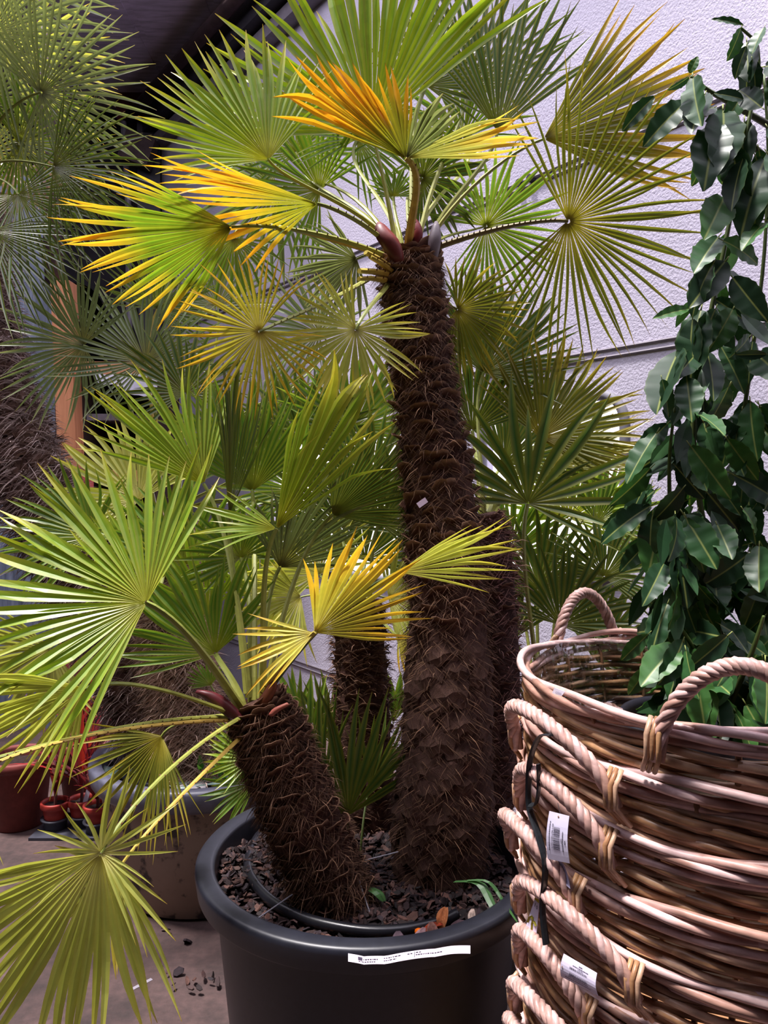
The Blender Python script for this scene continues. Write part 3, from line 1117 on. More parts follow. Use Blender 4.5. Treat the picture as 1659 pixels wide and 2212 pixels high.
f(1100, 1200, 2.3, 110, 180, 200, 28, pal='green', yl=1.0)
f(1210, 1350, 2.05, 70, 200, 180, 26, pal='dark', yl=1.0, pc='g')
f(1110, 1380, 2.1, 130, 150, 180, 24, pal='dark', yl=1.0, pc='g')
f(1280, 1420, 2.1, 40, 200, 160, 24, pal='dark', yl=1.0)
f(1060, 1420, 2.05, 150, 120, 150, 18, pal='lime', yl=1.0)

# ---- palms in the muddy tub at the left
lf = px4([(425, 1700, 2.85, 0.13), (345, 1560, 2.83, 0.125), (275, 1425, 2.80, 0.12), (150, 1200, 2.78, 0.115), (60, 1010, 2.76, 0.112), (0, 860, 2.75, 0.105), (-50, 650, 2.75, 0.1), (-70, 480, 2.75, 0.09), (-75, 400, 2.75, 0.06)])
left = Palm('fan_palm', 'big fan palm leaning left out of the muddy tub with silvery backlit leaves', Vector(lf[0][:3]), P(-75, 410, 2.75), 17)
trunk(left, lf, 280, 0.075, 14000, 0.10, droop_from=1.0, cols=((70, 54, 52), (96, 76, 72)), fcol=((92, 70, 64), (190, 170, 165)), fw=0.0016)
left.mat = 'leafgloss'
f = left.frond
f(88, 200, 2.5, 10, 250, 260, 44, pal='silver', yl=1.0, dr=0.06, w=0.55, j=0.45)
f(-20, 70, 2.45, 20, 280, 250, 44, pal='silver', yl=1.0, dr=0.05, w=0.55, j=0.4)
f(-40, 215, 2.6, 10, 200, 240, 36, pal='silver', yl=1.0, dr=0.08, w=0.55)
f(40, 310, 2.65, -10, 230, 260, 40, pal='green', yl=0.95, dr=0.08, w=0.55)
f(115, 360, 2.5, -15, 230, 170, 34, pal='dark', yl=1.0, dr=0.10, w=0.55)
f(40, 420, 2.55, -60, 230, 220, 36, pal='dark', yl=1.0, dr=0.14, w=0.55)
f(-20, 500, 2.5, -65, 220, 180, 34, pal='dark', yl=1.0, dr=0.16, w=0.55)
f(10, 130, 2.7, 30, 240, 220, 30, pal='pale', yl=0.8, dr=0.1, w=0.55)
f(-30, 330, 2.8, 60, 200, 240, 30, pal='olive', yl=0.9, w=0.55)
f(-10, -60, 2.5, -10, 260, 220, 36, pal='silver', yl=1.0, w=0.55)
# withered hanging leaves
for k in range(26):
    x0 = R.uniform(-20, 150)
    q0 = P(x0, R.uniform(345, 400), 2.75)
    c = lin((R.choice([(168, 140, 128), (190, 160, 150), (140, 110, 100)])))
    mb = MB()
    ln = R.uniform(0.10, 0.24)
    prev = None
    dx, dy = R.uniform(-0.12, 0.05), R.uniform(-0.05, 0.05)
    for i in range(6):
        t = i / 5
        p = q0 + Vector((dx * t + 0.01 * math.sin(7 * t + k), dy * t, -ln * t ** 1.3 + 0.03 * t))
        hw = 0.007 * (1 - t * 0.9)
        cur = (mb.vert(p + Vector((hw, 0, 0)), c), mb.vert(p - Vector((hw, 0.003, 0)), c))
        if prev:
            mb.face(prev[0], cur[0], cur[1], prev[1])
        prev = cur
    mb.build('withered_leaf', M['leaf'], left.root)

lb = px4([(440, 1705, 2.72, 0.10), (415, 1600, 2.72, 0.095), (392, 1480, 2.72, 0.09), (378, 1390, 2.72, 0.085), (368, 1250, 2.73, 0.08), (362, 1120, 2.74, 0.06)])
lp = Palm('fan_palm', 'pale fibrous palm stem standing upright in the muddy tub', Vector(lb[0][:3]), P(362, 1130, 2.74), 19)
trunk(lp, lb, 130, 0.065, 12000, 0.10, droop_from=1.0, cols=((130, 104, 92), (160, 132, 116)), fcol=((150, 118, 100), (222, 196, 180)), fw=0.0014)
f = lp.frond
f(180, 746, 2.6, 168, 195, 270, 44, pal='grey', yl=0.95, w=0.7, dr=0.05)
f(315, 782, 2.65, 110, 200, 260, 44, pal='grey', yl=0.95, w=0.7, dr=0.05)
f(340, 668, 2.7, 60, 150, 230, 40, pal='dark', yl=0.9, w=0.8, dr=0.03, pc='y')
f(568, 868, 2.7, 20, 130, 170, 26, pal='grey', yl=1.0, w=0.7, dr=0.05)
f(470, 660, 2.9, 100, 150, 240, 30, pal='grey', yl=0.95, w=0.7)
f(690, 720, 2.9, 150, 150, 260, 30, pal='grey', yl=0.9, w=0.7)
f(400, 850, 2.6, 100, 170, 240, 30, pal='dark', yl=1.0, w=0.8)
f(520, 1000, 2.5, 100, 200, 200, 28, pal='green', yl=1.0)
f(300, 1080, 2.4, 130, 210, 200, 30, pal='pale', yl=0.9)
f(400, 1220, 2.3, 100, 230, 170, 28, pal='green', yl=1.0)
f(330, 1260, 2.3, 120, 200, 170, 26, pal='lime', yl=1.0)
f(560, 1290, 2.25, 95, 190, 150, 22, pal='lime', yl=1.0, w=0.8)
f(450, 1330, 2.2, 105, 230, 110, 18, pal='lime', yl=1.0, w=0.8)
f(200, 1160, 2.3, 150, 200, 170, 28, pal='green', yl=1.0)
f(650, 960, 2.5, 70, 200, 180, 28, pal='dark', yl=1.0)
f(760, 930, 2.5, 80, 200, 190, 28, pal='green', yl=0.95)
f(110, 1400, 2.3, 220, 190, 180, 26, pal='pale', yl=0.9, dr=0.1)
f(640, 1060, 2.4, 120, 180, 200, 28, pal='green', yl=0.95)
f(800, 1050, 2.3, 60, 190, 200, 28, pal='dark', yl=1.0)

# ---- young palms at the foot of the trunks
y1 = Palm('palm_seedling', 'dark green young palm shooting up between the two trunks', Vector((P(770, 1870, 1.74).x, 1.74, SOIL - 0.02)), Vector((P(770, 1870, 1.74).x, 1.74, SOIL)), 23)
f = y1.frond
f(752, 1760, 1.72, 92, 290, 120, 16, pal='dark', yl=1.0, dr=0.0, j=0.35, w=1.0, up=0.5, pc='d', pr=(0.004, 0.003))
f(700, 1700, 1.82, 108, 230, 80, 12, pal='dark', yl=1.0, dr=0.0, j=0.35, up=0.5, pc='d', pr=(0.004, 0.003))
f(800, 1700, 1.85, 70, 180, 80, 10, pal='dark', yl=1.0, dr=0.0, j=0.35, up=0.5, pc='d', pr=(0.004, 0.003))
f(745, 1762, 1.72, 150, 130, 60, 6, pal='dark', yl=1.0, dr=0.05, j=0.35, pet=False)
yb = P(690, 1700, 2.35)
y2 = Palm('palm_seedling', 'fresh green young palm with upright leaves lit behind the tub', Vector((yb.x, 2.35, 0.42)), Vector((yb.x, 2.35, 0.45)), 29)
f = y2.frond
f(670, 1620, 2.32, 100, 170, 100, 14, pal='green', yl=1.0, dr=0, w=1.1, pr=(0.004, 0.003))
f(720, 1610, 2.35, 85, 170, 100, 14, pal='dark', yl=1.0, dr=0, w=1.1, pr=(0.004, 0.003))
f(640, 1560, 2.4, 110, 120, 90, 10, pal='green', yl=1.0, dr=0, w=1.1, pr=(0.004, 0.003))
f(850, 1560, 2.35, 85, 110, 60, 6, pal='green', yl=1.0, dr=0, w=1.2, pr=(0.004, 0.003))
yc = P(545, 1690, 2.3)
y3 = Palm('palm_seedling', 'small bright palm whose leaves brush the rim of the muddy tub', Vector((P(560, 1720, 2.6).x, 2.6, 0.41)), Vector((P(560, 1720, 2.6).x, 2.6, 0.42)), 31)
f = y3.frond
f(550, 1690, 2.3, 190, 120, 120, 16, pal='green', yl=1.0, dr=0.02, pr=(0.004, 0.003))
f(545, 1640, 2.3, 160, 110, 130, 16, pal='lime', yl=1.0, dr=0.02, pr=(0.004, 0.003))
f(535, 1600, 2.35, 200, 90, 130, 14, pal='green', yl=1.0, dr=0.02, pr=(0.004, 0.003))
f(455, 1480, 2.5, 120, 60, 130, 14, pal='green', yl=1.0, dr=0.02, pr=(0.004, 0.003))


# ------------------------------------------------------------ tubs
def onplane(px, py, z):
    d = ray(px, py)
    t = (z - CAMZ) / d.z
    return Vector((0, 0, CAMZ)) + d * t


def soil_disc(parent, c, r, z, amp=0.012, n=40, rings=9, bumpy=11):
    mb = MB()
    prev = None
    col = lin((44, 30, 30))
    for k in range(rings + 1):
        rr = r * k / rings
        ring = []
        for i in range(n):
            a = 2 * PI * i / n
            x, y = c[0] + rr * math.cos(a), c[1] + rr * math.sin(a)
            ring.append(mb.vert((x, y, z + amp * noise.noise(Vector((x * bumpy, y * bumpy, 3)))), col))
        if prev:
            for i in range(n):
                mb.face(prev[i], prev[(i + 1) % n], ring[(i + 1) % n], ring[i])
        prev = ring
    return mb.build('soil', M['soil'], parent, smooth=True)


def chips(mb, c, r, z, n, rnd, size=(0.012, 0.028), cols=None, amp=0.012, bumpy=11):
    cols = cols or [(38, 25, 26), (52, 35, 35), (66, 44, 42), (28, 20, 23), (88, 60, 53), (44, 32, 38)]
    for _ in range(n):
        rr = r * math.sqrt(rnd.random())
        a = rnd.random() * 2 * PI
        x, y = c[0] + rr * math.cos(a), c[1] + rr * math.sin(a)
        zz = z + amp * noise.noise(Vector((x * bumpy, y * bumpy, 3))) + rnd.uniform(0.0, 0.012)
        l = rnd.uniform(*size)
        w, t = l * rnd.uniform(0.35, 0.8), l * rnd.uniform(0.04, 0.10)
        Mx = Matrix.Translation((x, y, zz)) @ Matrix.Rotation(rnd.random() * 6.3, 4, 'Z') @ Matrix.Rotation(rnd.gauss(0, 0.55), 4, 'X') @ Matrix.Rotation(rnd.gauss(0, 0.45), 4, 'Y')
        col = lin(rnd.choice(cols)) * rnd.uniform(0.6, 1.25)
        out = [(-l, -w * 0.5), (-l * 0.3, -w), (l * 0.8, -w * 0.7), (l, w * 0.2), (l * 0.3, w), (-l * 0.7, w * 0.6)]
        top = [mb.vert(Mx @ Vector((px * 0.5 * rnd.uniform(0.8, 1.1), py * 0.5, t)), col) for px, py in out]
        bot = [mb.vert(Mx @ Vector((px * 0.5, py * 0.5, -t)), col) for px, py in out]
        mb.face(*top)
        for k in range(6):
            mb.face(top[k], bot[k], bot[(k + 1) % 6], top[(k + 1) % 6])


PC = Vector((-0.036, 1.715, 0))
tub = thing('plant_tub', 'large black plastic tub holding the tall palm beside the baskets', 'tub', PC)
prof = [(0.0, 0.0), (0.275, 0.0), (0.281, 0.004), (0.283, 0.01), (0.334, 0.53), (0.338, 0.575), (0.339, 0.579), (0.372, 0.583), (0.3755, 0.585), (0.3765, 0.588), (0.381, 0.622), (0.3805, 0.630), (0.377, 0.6345), (0.372, 0.636),
        (0.348, 0.636), (0.342, 0.634), (0.339, 0.630), (0.338, 0.626), (0.325, 0.48)]
mb = MB()
mb.lathe(prof, 96, PC)
mb.build('tub_shell', M['potblack'], tub, smooth=True)
soil_disc(tub, PC, 0.335, SOIL - 0.012)
mb = MB()
chips(mb, PC, 0.322, SOIL - 0.010, 3600, random.Random(2))
chips(mb, PC, 0.322, SOIL - 0.008, 380, random.Random(3), (0.02, 0.034))
hc = onplane(535, 1850, SOIL + 0.03)
for q in range(4):
    chips(mb, (hc.x + 0.02 * q, hc.y + 0.045 * q - 0.03), 0.085 - 0.01 * q, SOIL + 0.008 + 0.006 * (q % 2), 170, random.Random(30 + q), (0.012, 0.026))
mb.build('bark_mulch', M['chip'], tub, kind='stuff')

P2 = Vector((-0.66, 2.85, 0))
tub2 = thing('plant_tub', 'mud-smeared grey tub holding the leaning palm by the red pots', 'tub', P2)
prof = [(0.0, 0.0), (0.30, 0.0), (0.325, 0.012), (0.375, 0.35), (0.380, 0.395), (0.408, 0.40), (0.414, 0.41), (0.420, 0.462), (0.414, 0.474), (0.378, 0.474), (0.370, 0.462), (0.36, 0.36)]
mb = MB()
mb.lathe(prof[:5], 80, P2)
mb.build('tub_side', M['mudpot'], tub2, smooth=True)
mb = MB()
mb.lathe(prof[4:], 80, P2)
mb.build('tub_rim', mat_flat('grey_rim', (96, 96, 112), 0.4, 0.5, 40, 0.2), tub2, smooth=True)
soil_disc(tub2, P2, 0.375, 0.415)
mb = MB()
chips(mb, P2, 0.36, 0.418, 900, random.Random(4), (0.01, 0.03), [(90, 74, 66), (140, 120, 106), (60, 46, 42), (180, 160, 150)])
mb.build('soil_crumbs', M['chip'], tub2, kind='stuff')
# inner hoop and rags lying on the soil of the muddy tub
mb = MB()
mb.tube([(P2.x - 0.05 + 0.27 * math.cos(t), P2.y + 0.27 * math.sin(t), 0.435) for t in [2 * PI * k / 40 for k in range(40)]], 0.012, 8, closed=True)
o = mb.build('soaker_hose', M['hose'], smooth=True)
tag(o, 'black hose ring lying on the soil inside the muddy tub', 'hose')
for k, (px, py, sx, sy) in enumerate(((262, 1664, 0.085, 0.05), (440, 1690, 0.10, 0.045), (415, 1700, 0.05, 0.04))):
    c = onplane(px, py, 0.44)
    mb = MB()
    g = []
    for i in range(6):
        row = []
        for j in range(5):
            u, v = i / 5 - 0.5, j / 4 - 0.5
            row.append(mb.vert((c.x + u * 2 * sx, c.y + v * 2 * sy + 0.02 * math.sin(5 * u), 0.436 + 0.014 * abs(math.sin(7 * u + 5 * v + k))), lin((140, 168, 158) if k < 2 else (190, 184, 186))))
        g.append(row)
    for i in range(5):
        for j in range(4):
            mb.face(g[i][j], g[i + 1][j], g[i + 1][j + 1], g[i][j + 1])
    o = mb.build('plastic_scrap', M['gloss'], smooth=True)
    md = o.modifiers.new('thick', 'SOLIDIFY')
    md.thickness = 0.003
    tag(o, ('pale green plastic scrap inside the hose ring of the muddy tub', 'pale green plastic scrap by the foot of the pale fibrous stem', 'crumpled white scrap on the soil of the muddy tub')[k], 'scrap')

# weeds in the muddy tub
wd = thing('weed', 'bright green leafy weed growing beside the pale stem in the muddy tub', 'weed', Vector((P(490, 1650, 2.66).x, 2.66, 0.415)))
rw = random.Random(8)
for k in range(46):
    b0 = Vector((P(490, 1650, 2.66).x + rw.uniform(-0.09, 0.09), 2.66 + rw.uniform(-0.05, 0.08), 0.415))
    d = Vector((rw.gauss(0, 0.45), rw.gauss(-0.1, 0.4), 1)).normalized()
    ln = rw.uniform(0.06, 0.20)
    s = d.cross(Vector((0.2, -1, 0.1))).normalized() * rw.uniform(0.004, 0.014)
    c = lin(rw.choice([(90, 170, 50), (120, 190, 70), (70, 140, 44)]))
    mb = MB()
    i0 = [mb.vert(b0 - s * 0.2, c), mb.vert(b0 + s * 0.2, c), mb.vert(b0 + d * ln * 0.6 + s, c), mb.vert(b0 + d * ln * 0.6 - s, c), mb.vert(b0 + d * ln - Vector((0, 0, 0.02)), c)]
    mb.face(i0[0], i0[1], i0[2], i0[3])
    mb.face(i0[3], i0[2], i0[4])
    mb.build('leaf', M['leaf'], wd)


def nursery_pot(name, label, c, r0, r1, h, mat, rim=0.012, cat='pot', lip=0.03, ribs=0, fill=0.85):
    t = thing(name, label, cat, c)
    mb = MB()
    pr = [(0, 0), (r0 * 0.96, 0), (r0, 0.006)]
    hz = h - lip
    rz = r0 + (r1 - r0) * hz / h
    if ribs:
        for k in range(1, ribs + 1):
            z = hz * k / (ribs + 1)
            rr = r0 + (r1 - r0) * z / h
            pr += [(rr, z - 0.004), (rr + 0.003, z), (rr, z + 0.004)]
    pr += [(rz, hz), (r1 + rim * 0.6, hz + 0.003), (r1 + rim, hz + 0.008), (r1 + rim, h - 0.005), (r1 + rim * 0.6, h), (r1 - 0.004, h), (r1 - 0.008, h - 0.01), (r0 + (r1 - r0) * fill - 0.006, h * (fill - 0.05))]
    mb.lathe(pr, 48, c)
    mb.build('pot_shell', mat, t, smooth=True)
    z = c[2] + h * fill
    soil_disc(t, c, r0 + (r1 - r0) * fill - 0.005, z, 0.008, 24, 4, 30)
    return t, z


def gp(px, py):
    return onplane(px, py, 0.0)


# terracotta pots standing on the floor at the left
c = gp(18, 1800)
nursery_pot('terracotta_pot', 'large terracotta pot with thick rolled rim, soil only', Vector((c.x, c.y + 0.10, 0)), 0.105, 0.135, 0.30, M['terracotta'], 0.014, lip=0.045)
c = gp(112, 1790)
pb, zb = nursery_pot('terracotta_pot', 'terracotta pot behind the small red pot, half hidden by red leaves', Vector((c.x, c.y + 0.35, 0)), 0.09, 0.118, 0.27, M['terracotta'], 0.010, lip=0.04)
PB = Vector((c.x, c.y + 0.35, 0.23))
# grey carry tray with small pots
tc = gp(165, 1812)
TC = Vector((tc.x, tc.y + 0.08, 0))
tr = thing('carry_tray', 'dark grey plastic plant tray on the floor holding small red pots', 'tray', TC)
mb = MB()
mb.box((TC.x - 0.19, TC.y - 0.10, 0.0), (TC.x + 0.13, TC.y + 0.12, 0.012))
mb.build('tray_base', M['tray'], tr)
for k, (dx, dy) in enumerate(((-0.12, 0.0), (-0.02, 0.03), (0.07, -0.03))):
    mb = MB()
    mb.lathe([(0.045, 0.01), (0.048, 0.05), (0.060, 0.052), (0.060, 0.058), (0.043, 0.058), (0.040, 0.01)], 20, (TC.x + dx, TC.y + dy, 0))
    mb.build('cup_ring', M['tray'], tr, smooth=True)
reds = []
for k, (dx, dy, lab) in enumerate(((-0.12, 0.0, 'small bright red plastic pot at the end of the grey tray'), (-0.02, 0.03, 'small red pot with a white plant label in the grey tray'),
                                   (0.07, -0.03, 'small orange-red pot in the grey tray next to the muddy tub'))):
    cc = Vector((TC.x + dx, TC.y + dy, 0.012))
    nursery_pot('plastic_pot', lab, cc, 0.036, 0.056, 0.115, M['redpot'], 0.004, lip=0.028, ribs=1)
    reds.append(cc + Vector((0, 0, 0.098)))
# white plant label
q = reds[1]
mb = MB()
mb.box((-0.009, -0.001, -0.02), (0.009, 0.001, 0.10), lin((205, 200, 214)), Matrix.Translation(q + Vector((0.02, -0.02, 0))) @ Matrix.Rotation(0.25, 4, 'Y') @ Matrix.Rotation(-0.15, 4, 'X'))
o = mb.build('plant_label', M['paper'])
tag(o, 'white plastic plant label stuck in the small red pot', 'label')


def cordyline(label, base, n, h, seed, spread=0.5):
    rnd = random.Random(seed)
    t = thing('red_cordyline', label, 'plant', base)
    mb = MB()
    mb.tube([base + Vector((0, 0, -0.01)), base + Vector((0.004, 0, h * 0.25))], 0.007, 8, lin((96, 60, 58)))
    mb.build('stem', M['petiole'], t)
    cols = [(112, 30, 42), (140, 40, 50), (92, 34, 50), (120, 70, 84), (160, 48, 48), (88, 24, 34)]
    for k in range(n):
        a = rnd.random() * 2 * PI
        el = rnd.uniform(0.15, 1.0)
        d = Vector((math.cos(a) * el * spread, math.sin(a) * el * spread, 1 - 0.45 * el)).normalized()
        s = base + Vector((0, 0, h * rnd.uniform(0.1, 0.28)))
        ln = h * rnd.uniform(0.55, 1.05)
        w = rnd.uniform(0.007, 0.012)
        c = lin(rnd.choice(cols))
        lat = d.cross(Vector((0, 0, 1)))
        lat = lat.normalized() if lat.length > 0.05 else Vector((1, 0, 0))
        dr = rnd.uniform(0.05, 0.5) * el
        mb = MB()
        prev = None
        for i in range(7):
            tt = i / 6
            p = s + d * ln * tt + Vector((0, 0, -dr * ln * tt * tt))
            hw = w * math.sin(PI * (0.15 + 0.85 * tt)) + 0.0006
            cc = c
            cur = (mb.vert(p + lat * hw, cc), mb.vert(p + d.cross(lat) * hw * 0.3, cc), mb.vert(p - lat * hw, cc))
            if prev:
                mb.face(prev[0], cur[0], cur[1], prev[1])
                mb.face(prev[1], cur[1], cur[2], prev[2])
            prev = cur
        mb.build('leaf', M['leaf'], t)


cordyline('tall dark red cordyline with strap leaves in the terracotta pot', PB, 46, 0.52, 5, 0.75)
cordyline('thin red cordyline sprouting from the small bright red pot', reds[0], 16, 0.34, 6, 0.5)
cordyline('red cordyline with wide strap leaves in the labelled small pot', reds[1], 28, 0.46, 7, 0.7)
cordyline('drooping red cordyline in the small pot next to the muddy tub', reds[2], 24, 0.34, 8, 0.8)
# single broad green blade lying over the terracotta pots
mb = MB()
prev = None
a0, a1 = P(25, 1672, PB.y - 0.18), P(118, 1655, PB.y - 0.06)
for i in range(9):
    t = i / 8
    p = a0.lerp(a1, t) + Vector((0, 0, 0.02 * math.sin(PI * t)))
    hw = 0.028 * math.sin(PI * (0.04 + 0.9 * t)) ** 0.7
    cc = lin((78, 96, 62))
    cur = (mb.vert(p + Vector((0, 0.3, 1)).normalized() * hw, cc), mb.vert(p + Vector((0, 0.01, 0)), cc), mb.vert(p - Vector((0, 0.3, 1)).normalized() * hw, cc))
    if prev:
        mb.face(prev[0], cur[0], cur[1], prev[1])
        mb.face(prev[1], cur[1], cur[2], prev[2])
    prev = cur
o = mb.build('fallen_leaf', M['leaf'])
md = o.modifiers.new('thick', 'SOLIDIFY')
md.thickness = 0.002
tag(o, 'broad dull green leaf lying across the rims of the terracotta pots', 'leaf')

# hidden plastic pots behind the tub and the baskets
nursery_pot('nursery_pot', 'black plastic nursery pot in the shade behind the main tub', Vector((yb.x, 2.35, 0)), 0.13, 0.16, 0.46, M['potblack'], 0.008, fill=0.9)
nursery_pot('nursery_pot', 'black plastic nursery pot of the low palm behind the baskets', Vector((rb.x, 2.12, 0)), 0.12, 0.15, 0.38, M['potblack'], 0.008, fill=0.9)

# ------------------------------------------------------------ things in the main tub
hz = SOIL + 0.014
hp_ = [(590, 1785), (560, 1805), (538, 1850), (543, 1895), (585, 1945), (650, 1980), (720, 2000), (800, 2011), (880, 2007), (950, 1992), (985, 1975)]
pts = [tuple(onplane(a, b, hz)) for a, b in hp_]
mb = MB()
mb.tube(spline(pts, 50), 0.011, 10)
o = mb.build('irrigation_hose', M['hose'], smooth=True)
tag(o, 'glossy black irrigation hose curling over the bark mulch in the tub', 'hose')
for k, (a, b, z0, c, d, z1, lab) in enumerate(((522, 2008, SOIL + 0.005, 632, 1932, SOIL + 0.05, 'thin grey wire slanting over the bark beside the hose'),
                                               (770, 1885, SOIL + 0.07, 800, 1975, SOIL + 0.0, 'thin grey wire standing at the foot of the leaning palm'),
                                               (775, 1862, SOIL + 0.06, 860, 1840, SOIL + 0.08, 'thin grey wire running towards the thick shaggy trunk'))):
    mb = MB()
    mb.tube([onplane(a, b, z0), onplane(c, d, z1)], 0.0014, 6, lin((150, 148, 160)))
    o = mb.build('wire', M['gloss'])
    tag(o, lab, 'wire')
# grass blades and fallen leaf strips
for k, (pp, w, lab) in enumerate(((((985, 1902, 0.05), (1035, 1905, 0.06), (1060, 1945, 0.04), (1085, 2000, 0.02)), 0.010, 'wide striped green leaf strip bent over the tub mulch'),
                                  (((1010, 1900, 0.06), (1055, 1902, 0.07), (1085, 1940, 0.05), (1118, 1990, 0.055)), 0.0045, 'narrow green leaf strip arching to the tub rim'),
                                  (((790, 1912, 0.03), (815, 1925, 0.035), (830, 1945, 0.02)), 0.011, 'short dark green leaf lying beside the trunk foot'))):
    sp2 = spline([tuple(onplane(a, b, SOIL + z)) for a, b, z in pp], 12)
    mb = MB()
    prev = None
    for i, p in enumerate(sp2):
        t = i / 11
        hw = w * math.sin(PI * (0.2 + 0.77 * t)) ** 0.6
        p = Vector(p)
        c = lin((74, 116, 66))
        s = Vector((1, 0.35, 0)).normalized()
        cur = [mb.vert(p + s * hw * u + Vector((0, 0, -0.003 * abs(u))), c * (1.25 if j % 2 else 0.8)) for j, u in enumerate((-1, -0.5, 0, 0.5, 1))]
        if prev:
            for j in range(4):
                mb.face(prev[j], cur[j], cur[j + 1], prev[j + 1])
        prev = cur
    o = mb.build('leaf_strip', M['leaf'])
    tag(o, lab, 'leaf')


def dried_leaf(px, py, ln, w, rot, col, label, name='dried_leaf', curl=0.5, tilt=0.5, z=SOIL + 0.012, cat='leaf', mat='bark'):
    c = onplane(px, py, z)
    mb = MB()
    Mx = Matrix.Translation(c) @ Matrix.Rotation(rot, 4, 'Z') @ Matrix.Rotation(-tilt, 4, 'Y')
    prev = None
    for i in range(8):
        t = i / 7
        hw = w * math.sin(PI * (0.06 + 0.88 * t)) ** 0.8
        row = []
        for u in (-1, -0.5, 0, 0.5, 1):
            row.append(mb.vert(Mx @ Vector(((t - 0.1) * ln, u * hw * (1 - curl * 0.3), curl * hw * u * u + 0.15 * ln * math.sin(PI * t) * curl)), lin(col) * R.uniform(0.85, 1.15)))
        if prev:
            for k in range(4):
                mb.face(prev[k], row[k], row[k + 1], prev[k + 1])
        prev = row
    o = mb.build(name, M[mat], smooth=True)
    md = o.modifiers.new('thick', 'SOLIDIFY')
    md.thickness = 0.0015
    tag(o, label, cat)
    return o


dried_leaf(895, 2062, 0.055, 0.012, 1.0, (128, 100, 104), 'curled pinkish grey dry leaf next to the white strip', tilt=0.7)
dried_leaf(937, 2050, 0.05, 0.014, 1.7, (104, 72, 66), 'upright brown dry leaf between the grey leaf and the peel', tilt=0.9)
dried_leaf(960, 2052, 0.035, 0.012, 0.6, (150, 92, 84), 'small pink-brown dry leaf by the brown one', tilt=0.5)
dried_leaf(862, 2066, 0.05, 0.015, 1.6, (72, 58, 66), 'flat dark grey bark flake above the white strip', curl=0.15, tilt=0.6)
dried_leaf(985, 2035, 0.05, 0.02, 1.2, (66, 50, 56), 'broad dark bark flake right of the dry leaves', curl=0.15, tilt=0.5)
dried_leaf(1018, 1995, 0.03, 0.008, 1.3, (170, 150, 140), 'pale splintered wood flake near the tub rim', tilt=0.8)
dried_leaf(915, 2015, 0.045, 0.010, 0.2, (150, 62, 40), 'red-brown peel piece with torn orange edge', name='orange_peel', cat='peel', tilt=0.3)
dried_leaf(955, 2008, 0.045, 0.014, 1.2, (176, 110, 70), 'dry orange peel curled open with an orange rim', name='orange_peel', cat='peel', curl=0.9, tilt=0.8)
mb = MB()
c = onplane(905, 2014, SOIL + 0.018)
mb.lathe([(0.0, -0.007), (0.006, -0.005), (0.0085, 0.0), (0.0075, 0.004), (0.004, 0.0068), (0.0, 0.007)], 14, c, col=[lin((236, 110, 20))] * 6, wob=lambda a, z: 0.08 * math.sin(3 * a))
o = mb.build('orange_peel', M['gloss'], smooth=True)
tag(o, 'small bright orange lump of peel on the mulch', 'peel')
# bright stray flake hanging in the thick trunk
c = P(912, 1086, 1.665)
mb = MB()
mb.box((-0.012, -0.0008, -0.006), (0.012, 0.0008, 0.006), lin((190, 170, 190)), Matrix.Translation(c) @ Matrix.Rotation(-0.6, 4, 'Y') @ Matrix.Rotation(0.3, 4, 'Z'))
o = mb.build('paper_scrap', M['paper'])
tag(o, 'torn lilac paper scrap stuck in the thick shaggy trunk', 'scrap')

# ------------------------------------------------------------ basket stack
BC = Vector((0.589, 1.27, 0))
BR = 0.352
STEP = 0.083
TOPZ = 1.148


def brad(d):
    return BR - 0.015 * (max(d, 0) / STEP) ** 0.8


RAT = [lin(c) for c in ((172, 130, 92), (150, 110, 78), (184, 148, 122), (132, 94, 68), (178, 140, 106))]
RIMC = [lin(c) for c in ((196, 160, 152), (176, 138, 128), (206, 174, 170), (160, 122, 108))]


def ringrod(name, d, r, waves, ar, az, ph, cols, seed, seg=132):
    rnd = random.Random(seed)
    mb = MB()
    pts, rad = [], []
    cs = []
    for i in range(seg):
        a = 2 * PI * i / seg
        q = brad(d) + ar * math.sin(waves * a + ph)
        z = -d + az * math.sin(waves * a + ph + 1.2) + 0.002 * math.sin(3 * a + seed)
        pts.append((q * math.cos(a), q * math.sin(a), z))
        rad.append(r * (1 + 0.08 * math.sin(a * 5 + seed)))
    cc = [rnd.choice(cols) * rnd.uniform(0.85, 1.15) for _ in range(9)]
    mb.tube(pts, rad, 7, lambda t: cc[int(t * 8.999)], closed=True)
    return mb.mesh(name, M['rattan'], smooth=True)


RIM = [ringrod('rim_rod', 0.002 + 0.0085 * k, 0.0062, 7, 0.006, 0.0055, 2 * PI * k / 3, RIMC, 50 + k) for k in range(3)]
RIM += [ringrod('rim_rod', 0.030, 0.0055, 6, 0.004, 0.002, 1.0, RIMC, 57)]
ROWS = [ringrod('weaver', 0.040 + 0.0093 * k, 0.0060, 11, 0.005, 0.0036, (PI if k % 2 else 0) + 0.35 * k, RAT, 80 + k) for k in range(18)]
stm = MB()
stm.tube([(0, 0, -0.02)] + [(brad(d) - BR, 0, -d) for d in (0.04, 0.08, 0.12, 0.2)], 0.0042, 6, RAT[3])
STK = stm.mesh('stake', M['rattan'], smooth=True)


